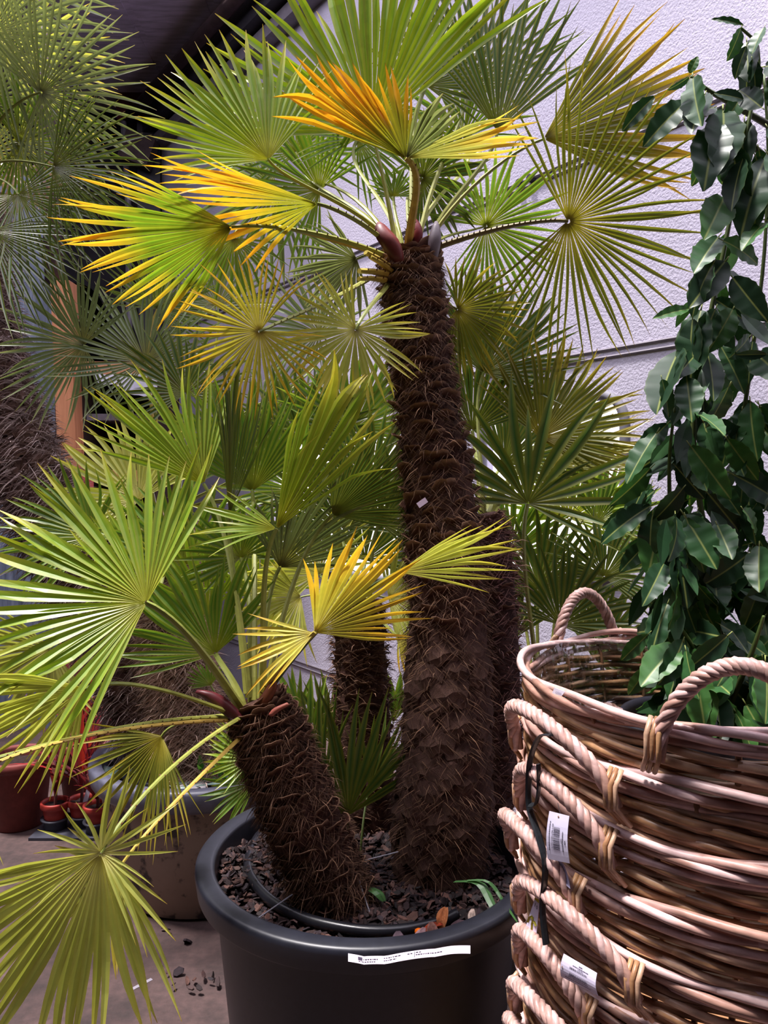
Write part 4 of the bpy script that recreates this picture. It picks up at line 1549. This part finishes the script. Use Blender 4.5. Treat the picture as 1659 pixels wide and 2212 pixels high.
def rope_mesh(path, r, strands=4, turns=5, cols=RIMC, name='strand'):
    """twisted strands round a path; returns one mesh for each strand"""
    path = [Vector(p) for p in path]
    m = len(path)
    out = []
    T = [(path[min(i + 1, m - 1)] - path[max(i - 1, 0)]).normalized() for i in range(m)]
    u = T[0].orthogonal().normalized()
    U = []
    for i in range(m):
        u = (u - T[i] * u.dot(T[i])).normalized()
        U.append(u.copy())
    for s in range(strands):
        pts, rad = [], []
        for i in range(m):
            t = i / (m - 1)
            a = 2 * PI * (turns * t + s / strands)
            env = 1.0
            w = T[i].cross(U[i])
            pts.append(path[i] + (U[i] * math.cos(a) + w * math.sin(a)) * r * 0.72 * env)
            rad.append(r * 0.62)
        c0, c1 = cols[s % len(cols)], cols[(s + 1) % len(cols)]
        mb = MB()
        mb.tube(pts, rad, 6, lambda t: c0.lerp(c1, t))
        out.append(mb.mesh(name, M['rattan'], smooth=True))
    return out


def handle_path(az, half, rise, outw, tail=0.05, n=40, tilt=0.0):
    """arch standing on the rim between az-half and az+half, its legs running down the wall; relative to the rim centre"""
    pts = []
    for i in range(n):
        t = i / (n - 1)
        a = math.radians(az - half + 2 * half * t)
        s = math.sin(PI * t)
        q = BR + 0.016 + outw * s ** 0.8
        z = -tail + (rise + tail) * s ** 0.55 + tilt * (t - 0.5)
        pts.append((q * math.cos(a), q * math.sin(a), z))
    return pts


BLAB = ['topmost rattan basket of the stack, laurel growing in it', 'rattan basket directly under the topmost one of the stack', 'third rattan basket down the stack, white barcode card hanging on it',
        'fourth rattan basket down the stack', 'fifth rattan basket down the stack, card with printed olive mark beside it', 'sixth rattan basket down the stack, tilted barcode card on its rim',
        'second lowest rattan basket of the stack', 'lowest rattan basket of the stack, standing on the floor']
HAZ = [(118, 13, 0.085, 0.0), (200, 21, 0.055, 0.035), (203, 17, 0.05, 0.03), (196, 17, 0.045, 0.035), (207, 20, 0.05, 0.03), (202, 14, 0.05, 0.03), (205, 20, 0.055, 0.035), (198, 17, 0.05, 0.03), (204, 18, 0.05, 0.03)]
HAZ2 = [(246, 16, 0.085, 0.0)] + [(a[0] + 180, a[1], a[2], a[3]) for a in HAZ[1:]]
baskets = []
for k in range(8):
    z = TOPZ - STEP * k
    org = Vector((BC.x + (R.uniform(-0.006, 0.006) if k else 0), BC.y + (R.uniform(-0.006, 0.006) if k else 0), z))
    bt = thing('rattan_basket', BLAB[k], 'basket', Vector((org.x, org.y, max(0.0, z - 0.56))), 'stacked rattan baskets')
    baskets.append(bt)
    rot = Matrix.Rotation(k * 1.37, 4, 'Z')
    nrow = 18 if k == 0 else (9 if k < 7 else 18)
    for me in RIM + ROWS[:nrow]:
        ob = link(me.name.split('.')[0], me, bt)
        ob.matrix_basis = Matrix.Translation(org) @ rot
    for s in range(22):
        a = 2 * PI * s / 22 + k
        ob = link('stake', STK, bt)
        ob.matrix_basis = Matrix.Translation(org) @ Matrix.Rotation(a, 4, 'Z') @ Matrix.Translation((BR - 0.004, 0, 0))
    if k == 7:
        for d in [0.21 + 0.0095 * q for q in range(38)]:
            ob = link('weaver', ROWS[17], bt)
            s_ = brad(d) / brad(0.040 + 0.0093 * 17)
            ob.matrix_basis = Matrix.Translation(org + Vector((0, 0, -d + s_ * (0.04 + 0.0093 * 17)))) @ Matrix.Rotation(d * 40, 4, 'Z') @ Matrix.Scale(s_, 4)
    mb = MB()
    rings = mb.lathe([(0.0, -0.555), (brad(0.55), -0.555), (brad(0.55), -0.545), (0.0, -0.545)], 32, org, col=[RAT[1]] * 4)
    mb.build('base', M['rattan'], bt)
    for hz_ in (HAZ[k], HAZ2[k]):
        hd = link('handle', None, bt)
        hd.empty_display_size = 0.03
        path = handle_path(*hz_)
        ms = rope_mesh(path, 0.0092, 4, 6)
        first = None
        mb0 = None
        for me in ms:
            ob = link('handle_strand', me, hd)
            ob.matrix_basis = Matrix.Translation(org)
        # wrapping at both feet
        for e, sg in ((0, 1), (-1, -1)):
            q = Vector(path[e])
            rr = Vector((q.x, q.y, 0)).normalized()
            tn = rr.cross(Vector((0, 0, 1)))
            for w_ in range(3):
                mb = MB()
                o0 = q + tn * sg * (w_ - 1) * 0.008 + Vector((0, 0, 0.055))
                mb.tube([org + o0 - rr * 0.004, org + o0 + rr * 0.012 + Vector((0, 0, -0.02)), org + o0 + rr * 0.010 + Vector((0, 0, -0.05)), org + o0 - rr * 0.008 + tn * sg * 0.012 + Vector((0, 0, -0.075))], 0.0036, 6, RAT[w_])
                mb.build('binding', M['rattan'], hd, smooth=True)

# film liner inside the top basket
mb = MB()
g = []
for i in range(50):
    a = math.radians(95 + 125 * i / 49)
    row = []
    for j in range(9):
        d = 0.004 + 0.20 * j / 8
        q = brad(d) - 0.016 + 0.006 * noise.noise(Vector((a * 9, d * 18, 0)))
        row.append(mb.vert((BC.x + q * math.cos(a), BC.y + q * math.sin(a), TOPZ - d + (0.012 * noise.noise(Vector((a * 7, 0, 2))) if j == 0 else 0))))
    g.append(row)
for i in range(49):
    for j in range(8):
        mb.face(g[i][j], g[i + 1][j], g[i + 1][j + 1], g[i][j + 1])
o = mb.build('film_liner', M['film'], smooth=True)
tag(o, 'crinkled clear plastic film lining the inside of the top basket', 'liner')


def oncyl(px, py, r, far=False):
    d = ray(px, py)
    o = Vector((0, 0, CAMZ))
    a = d.x ** 2 + d.y ** 2
    b = 2 * (d.x * (o.x - BC.x) + d.y * (o.y - BC.y))
    c = (o.x - BC.x) ** 2 + (o.y - BC.y) ** 2 - r * r
    D = b * b - 4 * a * c
    if D < 0:
        t = -b / (2 * a)
    else:
        t = (-b + (1 if far else -1) * math.sqrt(D)) / (2 * a)
    return o + d * t


# black strap tied round the handles
for nm, pp in (('long', ((1192, 1588), (1165, 1592), (1146, 1640), (1142, 1700), (1145, 1750), (1165, 1810), (1178, 1870), (1172, 1960), (1180, 2040))), ('short', ((1163, 1650), (1164, 1700), (1158, 1735), (1146, 1738)))):
    pts = [tuple(oncyl(a, b, 0.405)) for a, b in pp]
    mb = MB()
    mb.tube(spline(pts, 40), 0.006, 6, lin((34, 36, 40)), flat=0.3)
    o = mb.build('strap', M['gloss'])
    tag(o, 'black plastic strap hanging down over the basket handles' if nm == 'long' else 'short knotted black strap end between two basket handles', 'strap')


def bil(c, u, v):
    return (c[0].lerp(c[1], u)).lerp(c[3].lerp(c[2], u), v)


def text_mesh(txt):
    cu = bpy.data.curves.new('print', 'FONT')
    cu.body = txt
    cu.resolution_u = 3
    ob = bpy.data.objects.new('print', cu)
    C.objects.link(ob)
    dg = bpy.context.evaluated_depsgraph_get()
    me = bpy.data.meshes.new_from_object(ob.evaluated_get(dg))
    vs_ = [v.co.copy() for v in me.vertices]
    fs = [tuple(p.vertices) for p in me.polygons]
    bpy.data.objects.remove(ob)
    bpy.data.curves.remove(cu)
    bpy.data.meshes.remove(me)
    x0, x1 = min(v.x for v in vs_), max(v.x for v in vs_)
    y0, y1 = min(v.y for v in vs_), max(v.y for v in vs_)
    return [((v.x - x0) / max(1e-6, x1 - x0), (v.y - y0) / max(1e-6, y1 - y0)) for v in vs_], fs


def card(name, label, px, col, parentless=True, bulge=0.004, hole=None, string=None, cat='tag', Yf=None, r=0.392):
    """px: four picture corners (upper left, upper right, lower right, lower left) on the front of the stack"""
    cs = [oncyl(a, b, r) if Yf is None else P(a, b, Yf[i]) for i, (a, b) in enumerate(px)]
    nrm = (cs[1] - cs[0]).cross(cs[3] - cs[0]).normalized()
    if nrm.y > 0:
        nrm = -nrm
    root = thing(name, label, cat, cs[3])

    def pos(u, v, off=0.0):
        return bil(cs, u, v) + nrm * (off + bulge * math.sin(PI * v))
    mb = MB()
    g = [[mb.vert(pos(u / 3, v / 8), lin(col)) for u in range(4)] for v in range(9)]
    for v in range(8):
        for u in range(3):
            mb.face(g[v][u], g[v][u + 1], g[v + 1][u + 1], g[v + 1][u])
    o = mb.build('card', M['paper'], root)
    md = o.modifiers.new('thick', 'SOLIDIFY')
    md.thickness = 0.0006
    md.offset = 0
    return root, pos


INK = lin((52, 46, 62))


def bars(root, pos, u0, u1, v0, v1, n, seed, along='v', col=INK, name='barcode'):
    rnd = random.Random(seed)
    mb = MB()
    x = 0.0
    W = []
    while x < 1:
        w = rnd.choice((0.008, 0.016, 0.024, 0.03))
        W.append((x, min(1, x + w)))
        x += w + rnd.choice((0.010, 0.016, 0.024))
    for a, b in W:
        if along == 'v':
            va, vb = v0 + (v1 - v0) * a, v0 + (v1 - v0) * b
            mb.quad(pos(u0, va, 0.0008), pos(u1, va, 0.0008), pos(u1, vb, 0.0008), pos(u0, vb, 0.0008), col)
        else:
            ua, ub = u0 + (u1 - u0) * a, u0 + (u1 - u0) * b
            mb.quad(pos(ua, v0, 0.0008), pos(ub, v0, 0.0008), pos(ub, v1, 0.0008), pos(ua, v1, 0.0008), col)
    mb.build(name, M['paper'], root)


def textline(root, pos, u0, u1, v0, v1, seed, along='v', col=INK):
    """fine print too small to read: a row of short strokes"""
    rnd = random.Random(seed)
    mb = MB()
    x = 0.0
    while x < 1:
        w = rnd.uniform(0.015, 0.05)
        b = min(1, x + w)
        if along == 'v':
            va, vb = v0 + (v1 - v0) * x, v0 + (v1 - v0) * b
            mb.quad(pos(u0, va, 0.0008), pos(u1, va, 0.0008), pos(u1, vb, 0.0008), pos(u0, vb, 0.0008), col)
        else:
            ua, ub = u0 + (u1 - u0) * x, u0 + (u1 - u0) * b
            mb.quad(pos(ua, v0, 0.0008), pos(ub, v0, 0.0008), pos(ub, v1, 0.0008), pos(ua, v1, 0.0008), col)
        x = b + rnd.uniform(0.006, 0.02)
    mb.build('fine_print', M['paper'], root)


def glyphs(root, pos, txt, mapf, col=INK):
    uv, fs = text_mesh(txt)
    mb = MB()
    for x, y in uv:
        u, v = mapf(x, y)
        mb.vert(pos(u, v, 0.0009), col)
    for f_ in fs:
        mb.face(*f_)
    mb.build('lettering', M['paper'], root)


def hole(root, pos, u, v, ru, rv):
    mb = MB()
    ids = [mb.vert(pos(u + ru * math.cos(2 * PI * k / 12), v + rv * math.sin(2 * PI * k / 12), 0.0009), RAT[1]) for k in range(12)]
    mb.face(*ids)
    mb.build('punched_hole', M['paper'], root)


def tie(root, a, b):
    mb = MB()
    mb.tube([a, a.lerp(b, 0.5) + Vector((0.002, -0.004, -0.004)), b], 0.0006, 5, lin((150, 146, 160)))
    mb.build('string', M['gloss'], root)


# hanging barcode card
rt_, pos = card('price_tag', 'white barcode card hanging upright below the third basket handle', ((1187, 1752), (1230, 1763), (1231, 1865), (1183, 1855)), (214, 208, 232), r=0.402)
bars(rt_, pos, 0.34, 0.64, 0.28, 0.76, 20, 1)
glyphs(rt_, pos, '8714075032425', lambda x, y: (0.25 + 0.07 * y, 0.22 + 0.52 * x))
textline(rt_, pos, 0.13, 0.165, 0.18, 0.80, 2)
textline(rt_, pos, 0.76, 0.80, 0.34, 0.77, 3)
textline(rt_, pos, 0.86, 0.91, 0.52, 0.61, 4)
textline(rt_, pos, 0.70, 0.73, 0.49, 0.60, 5)
hole(rt_, pos, 0.5, 0.06, 0.04, 0.018)
tie(rt_, pos(0.5, 0.06, 0.001), oncyl(1205, 1735, 0.372))
# second narrower card bent behind it
rt_, pos = card('price_tag', 'narrow bent barcode card tucked behind the upright white card', ((1180, 1834), (1207, 1850), (1232, 1920), (1206, 1898)), (170, 164, 190), r=0.392, bulge=-0.004)
bars(rt_, pos, 0.35, 0.66, 0.2, 0.85, 20, 9)
textline(rt_, pos, 0.78, 0.84, 0.3, 0.9, 10)
tie(rt_, pos(0.4, 0.03, 0.001), oncyl(1186, 1800, 0.372))
# tilted card on a lower basket
rt_, pos = card('price_tag', 'tilted white barcode card lying on the sixth basket rim', ((1218, 2060), (1290, 2102), (1292, 2151), (1212, 2109)), (214, 206, 230), r=0.402)
bars(rt_, pos, 0.26, 0.76, 0.30, 0.68, 20, 11, along='u')
glyphs(rt_, pos, '8714075032425', lambda x, y: (0.24 + 0.54 * x, 0.77 - 0.07 * y))
textline(rt_, pos, 0.33, 0.78, 0.19, 0.22, 12, along='u')
textline(rt_, pos, 0.50, 0.60, 0.11, 0.15, 13, along='u')
textline(rt_, pos, 0.48, 0.64, 0.25, 0.27, 14, along='u')
textline(rt_, pos, 0.14, 0.84, 0.84, 0.87, 15, along='u')
hole(rt_, pos, 0.06, 0.48, 0.02, 0.045)
tie(rt_, pos(0.06, 0.48, 0.001), oncyl(1196, 2085, 0.372))
# card with the printed mark
rt_, pos = card('price_tag', 'white card with olive printed mark dangling beside the tub rim', ((1157, 1936), (1166, 1945), (1157, 2039), (1131, 2017)), (206, 198, 220), Yf=(1.13, 1.12, 1.12, 1.14), bulge=0.0)
bars_col = lin((150, 140, 48))
mb = MB()
mb.quad(pos(0.02, 0.0, 0.001), pos(0.98, 0.0, 0.001), pos(0.98, 0.07, 0.001), pos(0.02, 0.07, 0.001), lin((196, 180, 70)))
mb.build('coloured_band', M['paper'], rt_)
glyphs(rt_, pos, '0', lambda x, y: (0.60 + 0.24 * x, 0.24 - 0.09 * y))
textline(rt_, pos, 0.30, 0.40, 0.13, 0.22, 21)
for pl in (((0.12, 0.66), (0.14, 0.54), (0.28, 0.49), (0.48, 0.50), (0.56, 0.56), (0.54, 0.63)), ((0.56, 0.56), (0.72, 0.54), (0.92, 0.58)), ((0.55, 0.62), (0.60, 0.72), (0.62, 0.78))):
    mb = MB()
    for (ua, va), (ub, vb) in zip(pl, pl[1:]):
        A_, B_ = pos(ua, va, 0.0012), pos(ub, vb, 0.0012)
        d = (B_ - A_).normalized()
        s = d.cross(Vector((0, -1, 0))).normalized() * 0.0022
        mb.quad(A_ - s - d * 0.001, A_ + s - d * 0.001, B_ + s + d * 0.001, B_ - s + d * 0.001, bars_col)
    mb.build('printed_mark', M['paper'], rt_)
tie(rt_, pos(0.4, 0.01, 0.001), oncyl(1162, 1900, 0.395))
# price sticker on the top rim
rt_, pos = card('price_sticker', 'small white price sticker on the rim of the topmost basket', ((1198, 1485), (1221, 1494), (1213, 1504), (1193, 1497)), (230, 222, 236), r=0.372, bulge=0.0)
glyphs(rt_, pos, '6999', lambda x, y: (0.30 + 0.55 * x, 0.80 - 0.42 * y), lin((150, 146, 168)))

# white strip lying on the tub rim
rz_ = 0.6385
line = [(752, 2071), (786, 2080), (830, 2077), (880, 2070), (930, 2062), (975, 2057), (1016, 2055)]
strip = thing('label_strip', 'long white printed paper strip lying on the front rim of the black tub', 'label', onplane(880, 2070, 0.637))
cl = [onplane(a, b - 8, rz_) for a, b in line]
fr_ = [onplane(a, b + 6, rz_) for a, b in line]


def spos(t, v, off=0.0):
    x = t * (len(line) - 1)
    i = min(int(x), len(line) - 2)
    s = x - i
    a = cl[i].lerp(cl[i + 1], s)
    b = fr_[i].lerp(fr_[i + 1], s)
    return a.lerp(b, v) + Vector((0, 0, off + 0.002 * abs(math.sin(9 * t)) + 0.003 * (1 - v)))


mb = MB()
g = [[mb.vert(spos(i / 30, v), lin((184, 172, 186))) for v in (0, 0.5, 1)] for i in range(31)]
for i in range(30):
    for v in range(2):
        mb.face(g[i][v], g[i][v + 1], g[i + 1][v + 1], g[i + 1][v])
o = mb.build('paper', M['paper'], strip)
md = o.modifiers.new('thick', 'SOLIDIFY')
md.thickness = 0.0005


def sline(t0, t1, v0, v1, seed=None, name='fine_print'):
    rnd = random.Random(seed)
    mb = MB()
    x = t0
    while x < t1:
        b = t1 if seed is None else min(t1, x + rnd.uniform(0.006, 0.02))
        mb.quad(spos(x, v0, 0.0008), spos(b, v0, 0.0008), spos(b, v1, 0.0008), spos(x, v1, 0.0008), INK)
        x = b + (1 if seed is None else rnd.uniform(0.003, 0.008))
    mb.build(name, M['paper'], strip)


sline(0.105, 0.15, 0.25, 0.62, None, 'printed_block')
sline(0.16, 0.28, 0.42, 0.52, 1)
sline(0.11, 0.26, 0.72, 0.8, 2)
sline(0.33, 0.45, 0.3, 0.38, 3)
sline(0.33, 0.42, 0.6, 0.68, 4)
sline(0.50, 0.535, 0.3, 0.38, 5)
sline(0.55, 0.553, 0.15, 0.85, None, 'rule_line')
sline(0.56, 0.60, 0.25, 0.32, 6)
sline(0.56, 0.76, 0.52, 0.6, 7)

# ------------------------------------------------------------ laurel in the top basket
LY = 1.42
lbase = Vector((P(1560, 1500, LY).x, LY, 0.60))
pt, pz = nursery_pot('nursery_pot', 'black plastic pot of the laurel standing inside the top basket', lbase, 0.15, 0.18, 0.42, M['potblack'], 0.006, fill=0.92)
lau = thing('laurel_shrub', 'tall bay laurel with dark leathery leaves growing out of the top basket', 'shrub', Vector((lbase.x, lbase.y, pz)))


def laurel_leaf(name, seed, c):
    rnd = random.Random(seed)
    mb = MB()
    n = 15
    base, rib, edge = lin(c), lin((150, 160, 90)), lin((112, 128, 72))
    prev = None
    bend = rnd.uniform(0.1, 0.3)
    wav = rnd.uniform(0.01, 0.03)
    mb.tube([(-0.12, 0, 0.01), (0, 0, 0)], 0.010, 5, rib)
    for i in range(n):
        t = i / (n - 1)
        hw = 0.215 * math.sin(PI * (0.02 + 0.97 * t) ** 0.9) ** 0.75 * (1.04 if i % 2 else 0.965)
        hw = max(hw, 0.006)
        z = -bend * t * t
        ed = wav * math.sin(i * 1.9 + seed)
        rw_ = min(0.018, hw * 0.4)
        row = [mb.vert((t, -hw, z + 0.30 * hw + ed), base.lerp(edge, 0.2)), mb.vert((t, -hw * 0.88, z + 0.26 * hw + ed * 0.8), base), mb.vert((t, -rw_, z + 0.02 * hw), base), mb.vert((t, 0, z), base.lerp(rib, 0.8)),
               mb.vert((t, rw_, z + 0.02 * hw), base), mb.vert((t, hw * 0.88, z + 0.26 * hw - ed * 0.8), base), mb.vert((t, hw, z + 0.30 * hw - ed), base.lerp(edge, 0.2))]
        # narrow mid rib
        if prev:
            for k in range(6):
                mb.face(prev[k], row[k], row[k + 1], prev[k + 1])
        prev = row
    return mb.mesh(name, M['bay'], smooth=True)


BAY = [laurel_leaf('leaf', s, c) for s, c in ((1, (42, 78, 42)), (2, (34, 66, 38)), (3, (48, 86, 46)), (4, (30, 56, 36)), (5, (56, 98, 44)))]
rl = random.Random(77)


def put_leaf(a, d, ln, wr=1.0, facing=None):
    d = d.normalized()
    V = Vector((0, 0, CAMZ)) - a
    nrm = (facing or (V.normalized() * 0.8 + Vector((rl.gauss(0, 0.5), 0, 0.35 + rl.gauss(0, 0.3))))).normalized()
    nrm = (nrm - d * nrm.dot(d))
    if nrm.length < 0.1:
        nrm = d.orthogonal()
    nrm.normalize()
    s = nrm.cross(d)
    ob = link('leaf', rl.choice(BAY), lau)
    w = ln * wr
    ob.matrix_basis = Matrix(((d.x * ln, s.x * w, nrm.x * ln, a.x), (d.y * ln, s.y * w, nrm.y * ln, a.y), (d.z * ln, s.z * w, nrm.z * ln, a.z), (0, 0, 0, 1)))


STEMS = [
    ((1560, 1560, 1.42), (1548, 1300, 1.43), (1500, 1000, 1.44), (1512, 800, 1.42), (1568, 520, 1.40), (1610, 300, 1.40), (1640, 120, 1.40), (1600, 60, 1.38)),
    ((1600, 1560, 1.46), (1640, 1250, 1.48), (1600, 1000, 1.48), (1620, 800, 1.46), (1650, 560, 1.44), (1659, 330, 1.44), (1650, 160, 1.44)),
    ((1530, 1560, 1.40), (1480, 1350, 1.39), (1452, 1150, 1.39), (1446, 1000, 1.39), (1458, 880, 1.39)),
    ((1580, 1560, 1.36), (1510, 1420, 1.34), (1460, 1340, 1.33)),
    ((1660, 270, 1.44), (1590, 230, 1.42), (1530, 195, 1.40), (1492, 165, 1.39)),
    ((1659, 345, 1.44), (1600, 290, 1.42), (1560, 245, 1.41)),
    ((1580, 1550, 1.5), (1690, 1300, 1.5), (1720, 1000, 1.5), (1690, 700, 1.48)),
    ((1560, 1560, 1.36), (1620, 1420, 1.30), (1650, 1330, 1.28)),
]
STEMS.append(((1620, 1550, 1.44), (1680, 1350, 1.40), (1665, 1150, 1.40), (1675, 950, 1.40)))
samples = []
for si, st in enumerate(STEMS):
    pts = [tuple(P(*q)) for q in st]
    sps = spline(pts, 26)
    if si in (0, 1, 2, 3, 6, 7, 8):
        sps = [(lbase.x + (sps[0][0] - lbase.x) * 0.5, lbase.y + (sps[0][1] - lbase.y) * 0.5, pz - 0.01)] + sps
    mb = MB()
    m = len(sps)
    mb.tube(sps, [0.0065 * (1 - 0.65 * i / m) for i in range(m)], 6, lambda t: lin((64, 66, 40)).lerp(lin((84, 104, 48)), t))
    mb.build('stem', M['petiole'], lau, smooth=True)
    samples.append([Vector(q) for q in sps])
HAND = [((1552, 512), (1500, 575), 1.0), ((1562, 520), (1655, 562), 1.0), ((1566, 565), (1495, 652), 1.15), ((1540, 570), (1478, 672), 1.2), ((1583, 600), (1652, 690), 1.1), ((1486, 668), (1422, 676), 0.7),
        ((1514, 670), (1480, 812), 1.0), ((1545, 668), (1508, 760), 1.1), ((1583, 668), (1540, 752), 1.1), ((1468, 755), (1404, 876), 1.2), ((1496, 690), (1484, 810), 1.0), ((1483, 815), (1495, 904), 1.2),
        ((1655, 765), (1590, 768), 0.8), ((1574, 835), (1532, 930), 1.1), ((1490, 158), (1506, 120), 1.4), ((1488, 166), (1444, 200), 1.3), ((1497, 168), (1502, 262), 0.9), ((1522, 205), (1490, 270), 1.0),
        ((1562, 238), (1572, 332), 1.1), ((1545, 270), (1528, 368), 1.1), ((1556, 280), (1553, 382), 1.0), ((1604, 345), (1570, 446), 1.1), ((1652, 345), (1596, 472), 1.1), ((1600, 62), (1577, 130), 1.3),
        ((1612, 100), (1582, 170), 1.3), ((1645, 232), (1594, 190), 1.4), ((1606, 215), (1547, 196), 1.0), ((1565, 425), (1535, 492), 1.2), ((1474, 1056), (1416, 1130), 1.2), ((1440, 1090), (1392, 1232), 1.1),
        ((1668, 1375), (1602, 1442), 1.3), ((1625, 1425), (1532, 1492), 0.9), ((1515, 1395), (1492, 1460), 1.1), ((1436, 1350), (1455, 1430), 1.1), ((1400, 1440), (1358, 1505), 1.0), ((1500, 1255), (1550, 1320), 1.0),
        ((1640, 1180), (1635, 1270), 1.1), ((1605, 1100), (1650, 1150), 1.2), ((1560, 1340), (1612, 1390), 0.8), ((1530, 1390), (1560, 1455), 0.9), ((1425, 1330), (1398, 1382), 1.1), ((1400, 1370), (1338, 1430), 0.8),
        ((1650, 60), (1620, 110), 1.2), ((1655, 480), (1600, 520), 1.0), ((1640, 400), (1625, 500), 1.0), ((1430, 820), (1452, 900), 1.0), ((1625, 130), (1640, 200), 1.0), ((1605, 55), (1540, 30), 0.5), ((1580, 320), (1600, 420), 1.1)]
nl = 0
for (x0, y0), (x1, y1), wr in HAND:
    a = P(x0, y0, 1.36 + rl.uniform(-0.03, 0.03))
    b = P(x1, y1, 1.33 + rl.uniform(-0.03, 0.04))
    put_leaf(a, b - a, (b - a).length, wr * 1.05)
    nl += 1
# the rest along the stems, denser low down
wts = [58, 50, 54, 30, 4, 4, 4, 20, 28]
for si, cnt in enumerate(wts):
    sm = samples[si]
    for k in range(cnt):
        t = rl.uniform(0.12, 1.0)
        if si in (0, 1) and rl.random() < 0.55:
            t = rl.uniform(0.06, 0.5)
        i = min(int(t * (len(sm) - 1)), len(sm) - 2)
        a = sm[i].lerp(sm[i + 1], t * (len(sm) - 1) - i)
        off = Vector((rl.gauss(0, 0.6), rl.gauss(-0.1, 0.6), rl.gauss(-0.6, 0.5)))
        b = a + off.normalized() * rl.uniform(0.01, 0.075)
        put_leaf(b, off + Vector((0, 0, -0.4)), rl.uniform(0.07, 0.115), rl.uniform(0.95, 1.25))
        nl += 1
        if nl >= 300:
            break
    if nl >= 300:
        break

# dense inner foliage past the three hundred largest leaves
mb = MB()
for k in range(420):
    si = rl.choice((0, 0, 1, 1, 2, 2, 3, 6, 7))
    sm = samples[si]
    t = rl.uniform(0.04, 0.8) ** 2.0
    i = min(int(t * (len(sm) - 1)), len(sm) - 2)
    a = sm[i].lerp(sm[i + 1], t * (len(sm) - 1) - i)
    off = Vector((rl.gauss(0, 0.7), rl.gauss(0.15, 0.6), rl.gauss(-0.5, 0.5))).normalized()
    a = a + off * rl.uniform(0.01, 0.07)
    d = (off + Vector((0, 0, -0.4))).normalized()
    ln = rl.uniform(0.05, 0.09)
    nr = (Vector((rl.gauss(0, 0.6), -0.8, 0.4)))
    nr = (nr - d * nr.dot(d)).normalized()
    s = nr.cross(d)
    c = lin(rl.choice(((36, 66, 36), (30, 58, 34), (46, 82, 42))))
    ids = []
    for (t_, w_) in ((0, 0.01), (0.2, 0.13), (0.45, 0.2), (0.7, 0.15), (0.9, 0.06), (1, 0.0)):
        p = a + d * ln * t_ + Vector((0, 0, -0.15 * ln * t_ * t_))
        ids.append((mb.vert(p + s * w_ * ln, c), mb.vert(p - nr * w_ * ln * 0.2, c * 1.15), mb.vert(p - s * w_ * ln, c)))
    for p_, q_ in zip(ids, ids[1:]):
        mb.face(p_[0], q_[0], q_[1], p_[1])
        mb.face(p_[1], q_[1], q_[2], p_[2])
mb.build('foliage', M['bay'], lau, kind='stuff')

# ------------------------------------------------------------ litter on the floor
rf = random.Random(12)
for k, (px, py) in enumerate(((362, 2110), (385, 2108), (405, 2125), (420, 2128), (455, 2130), (412, 2148), (440, 2120), (470, 2135), (352, 2012), (405, 2038), (365, 2018), (375, 2140), (430, 2150), (345, 2090), (460, 2118), (250, 2080))):
    c = gp(px, py)
    mb = MB()
    chips(mb, (c.x, c.y), 0.0001, 0.008, 1, rf, (0.018, 0.04))
    o = mb.build('bark_crumb', M['chip'])
    tag(o, 'dark bark crumb fallen on the concrete floor beside the black tub', 'bark', 'bark crumbs on the floor')
a, b = gp(276, 2142), gp(328, 2115)
mb = MB()
d = (b - a).normalized()
s = d.cross(Vector((0, 0, 1))) * 0.006
mb.quad(a - s + UZ * 0.001, a + s + UZ * 0.001, b + s + UZ * 0.001, b - s + UZ * 0.001, lin((128, 122, 132)))
o = mb.build('chalk_mark', M['paper'])
tag(o, 'short white chalk line drawn on the concrete floor', 'mark')
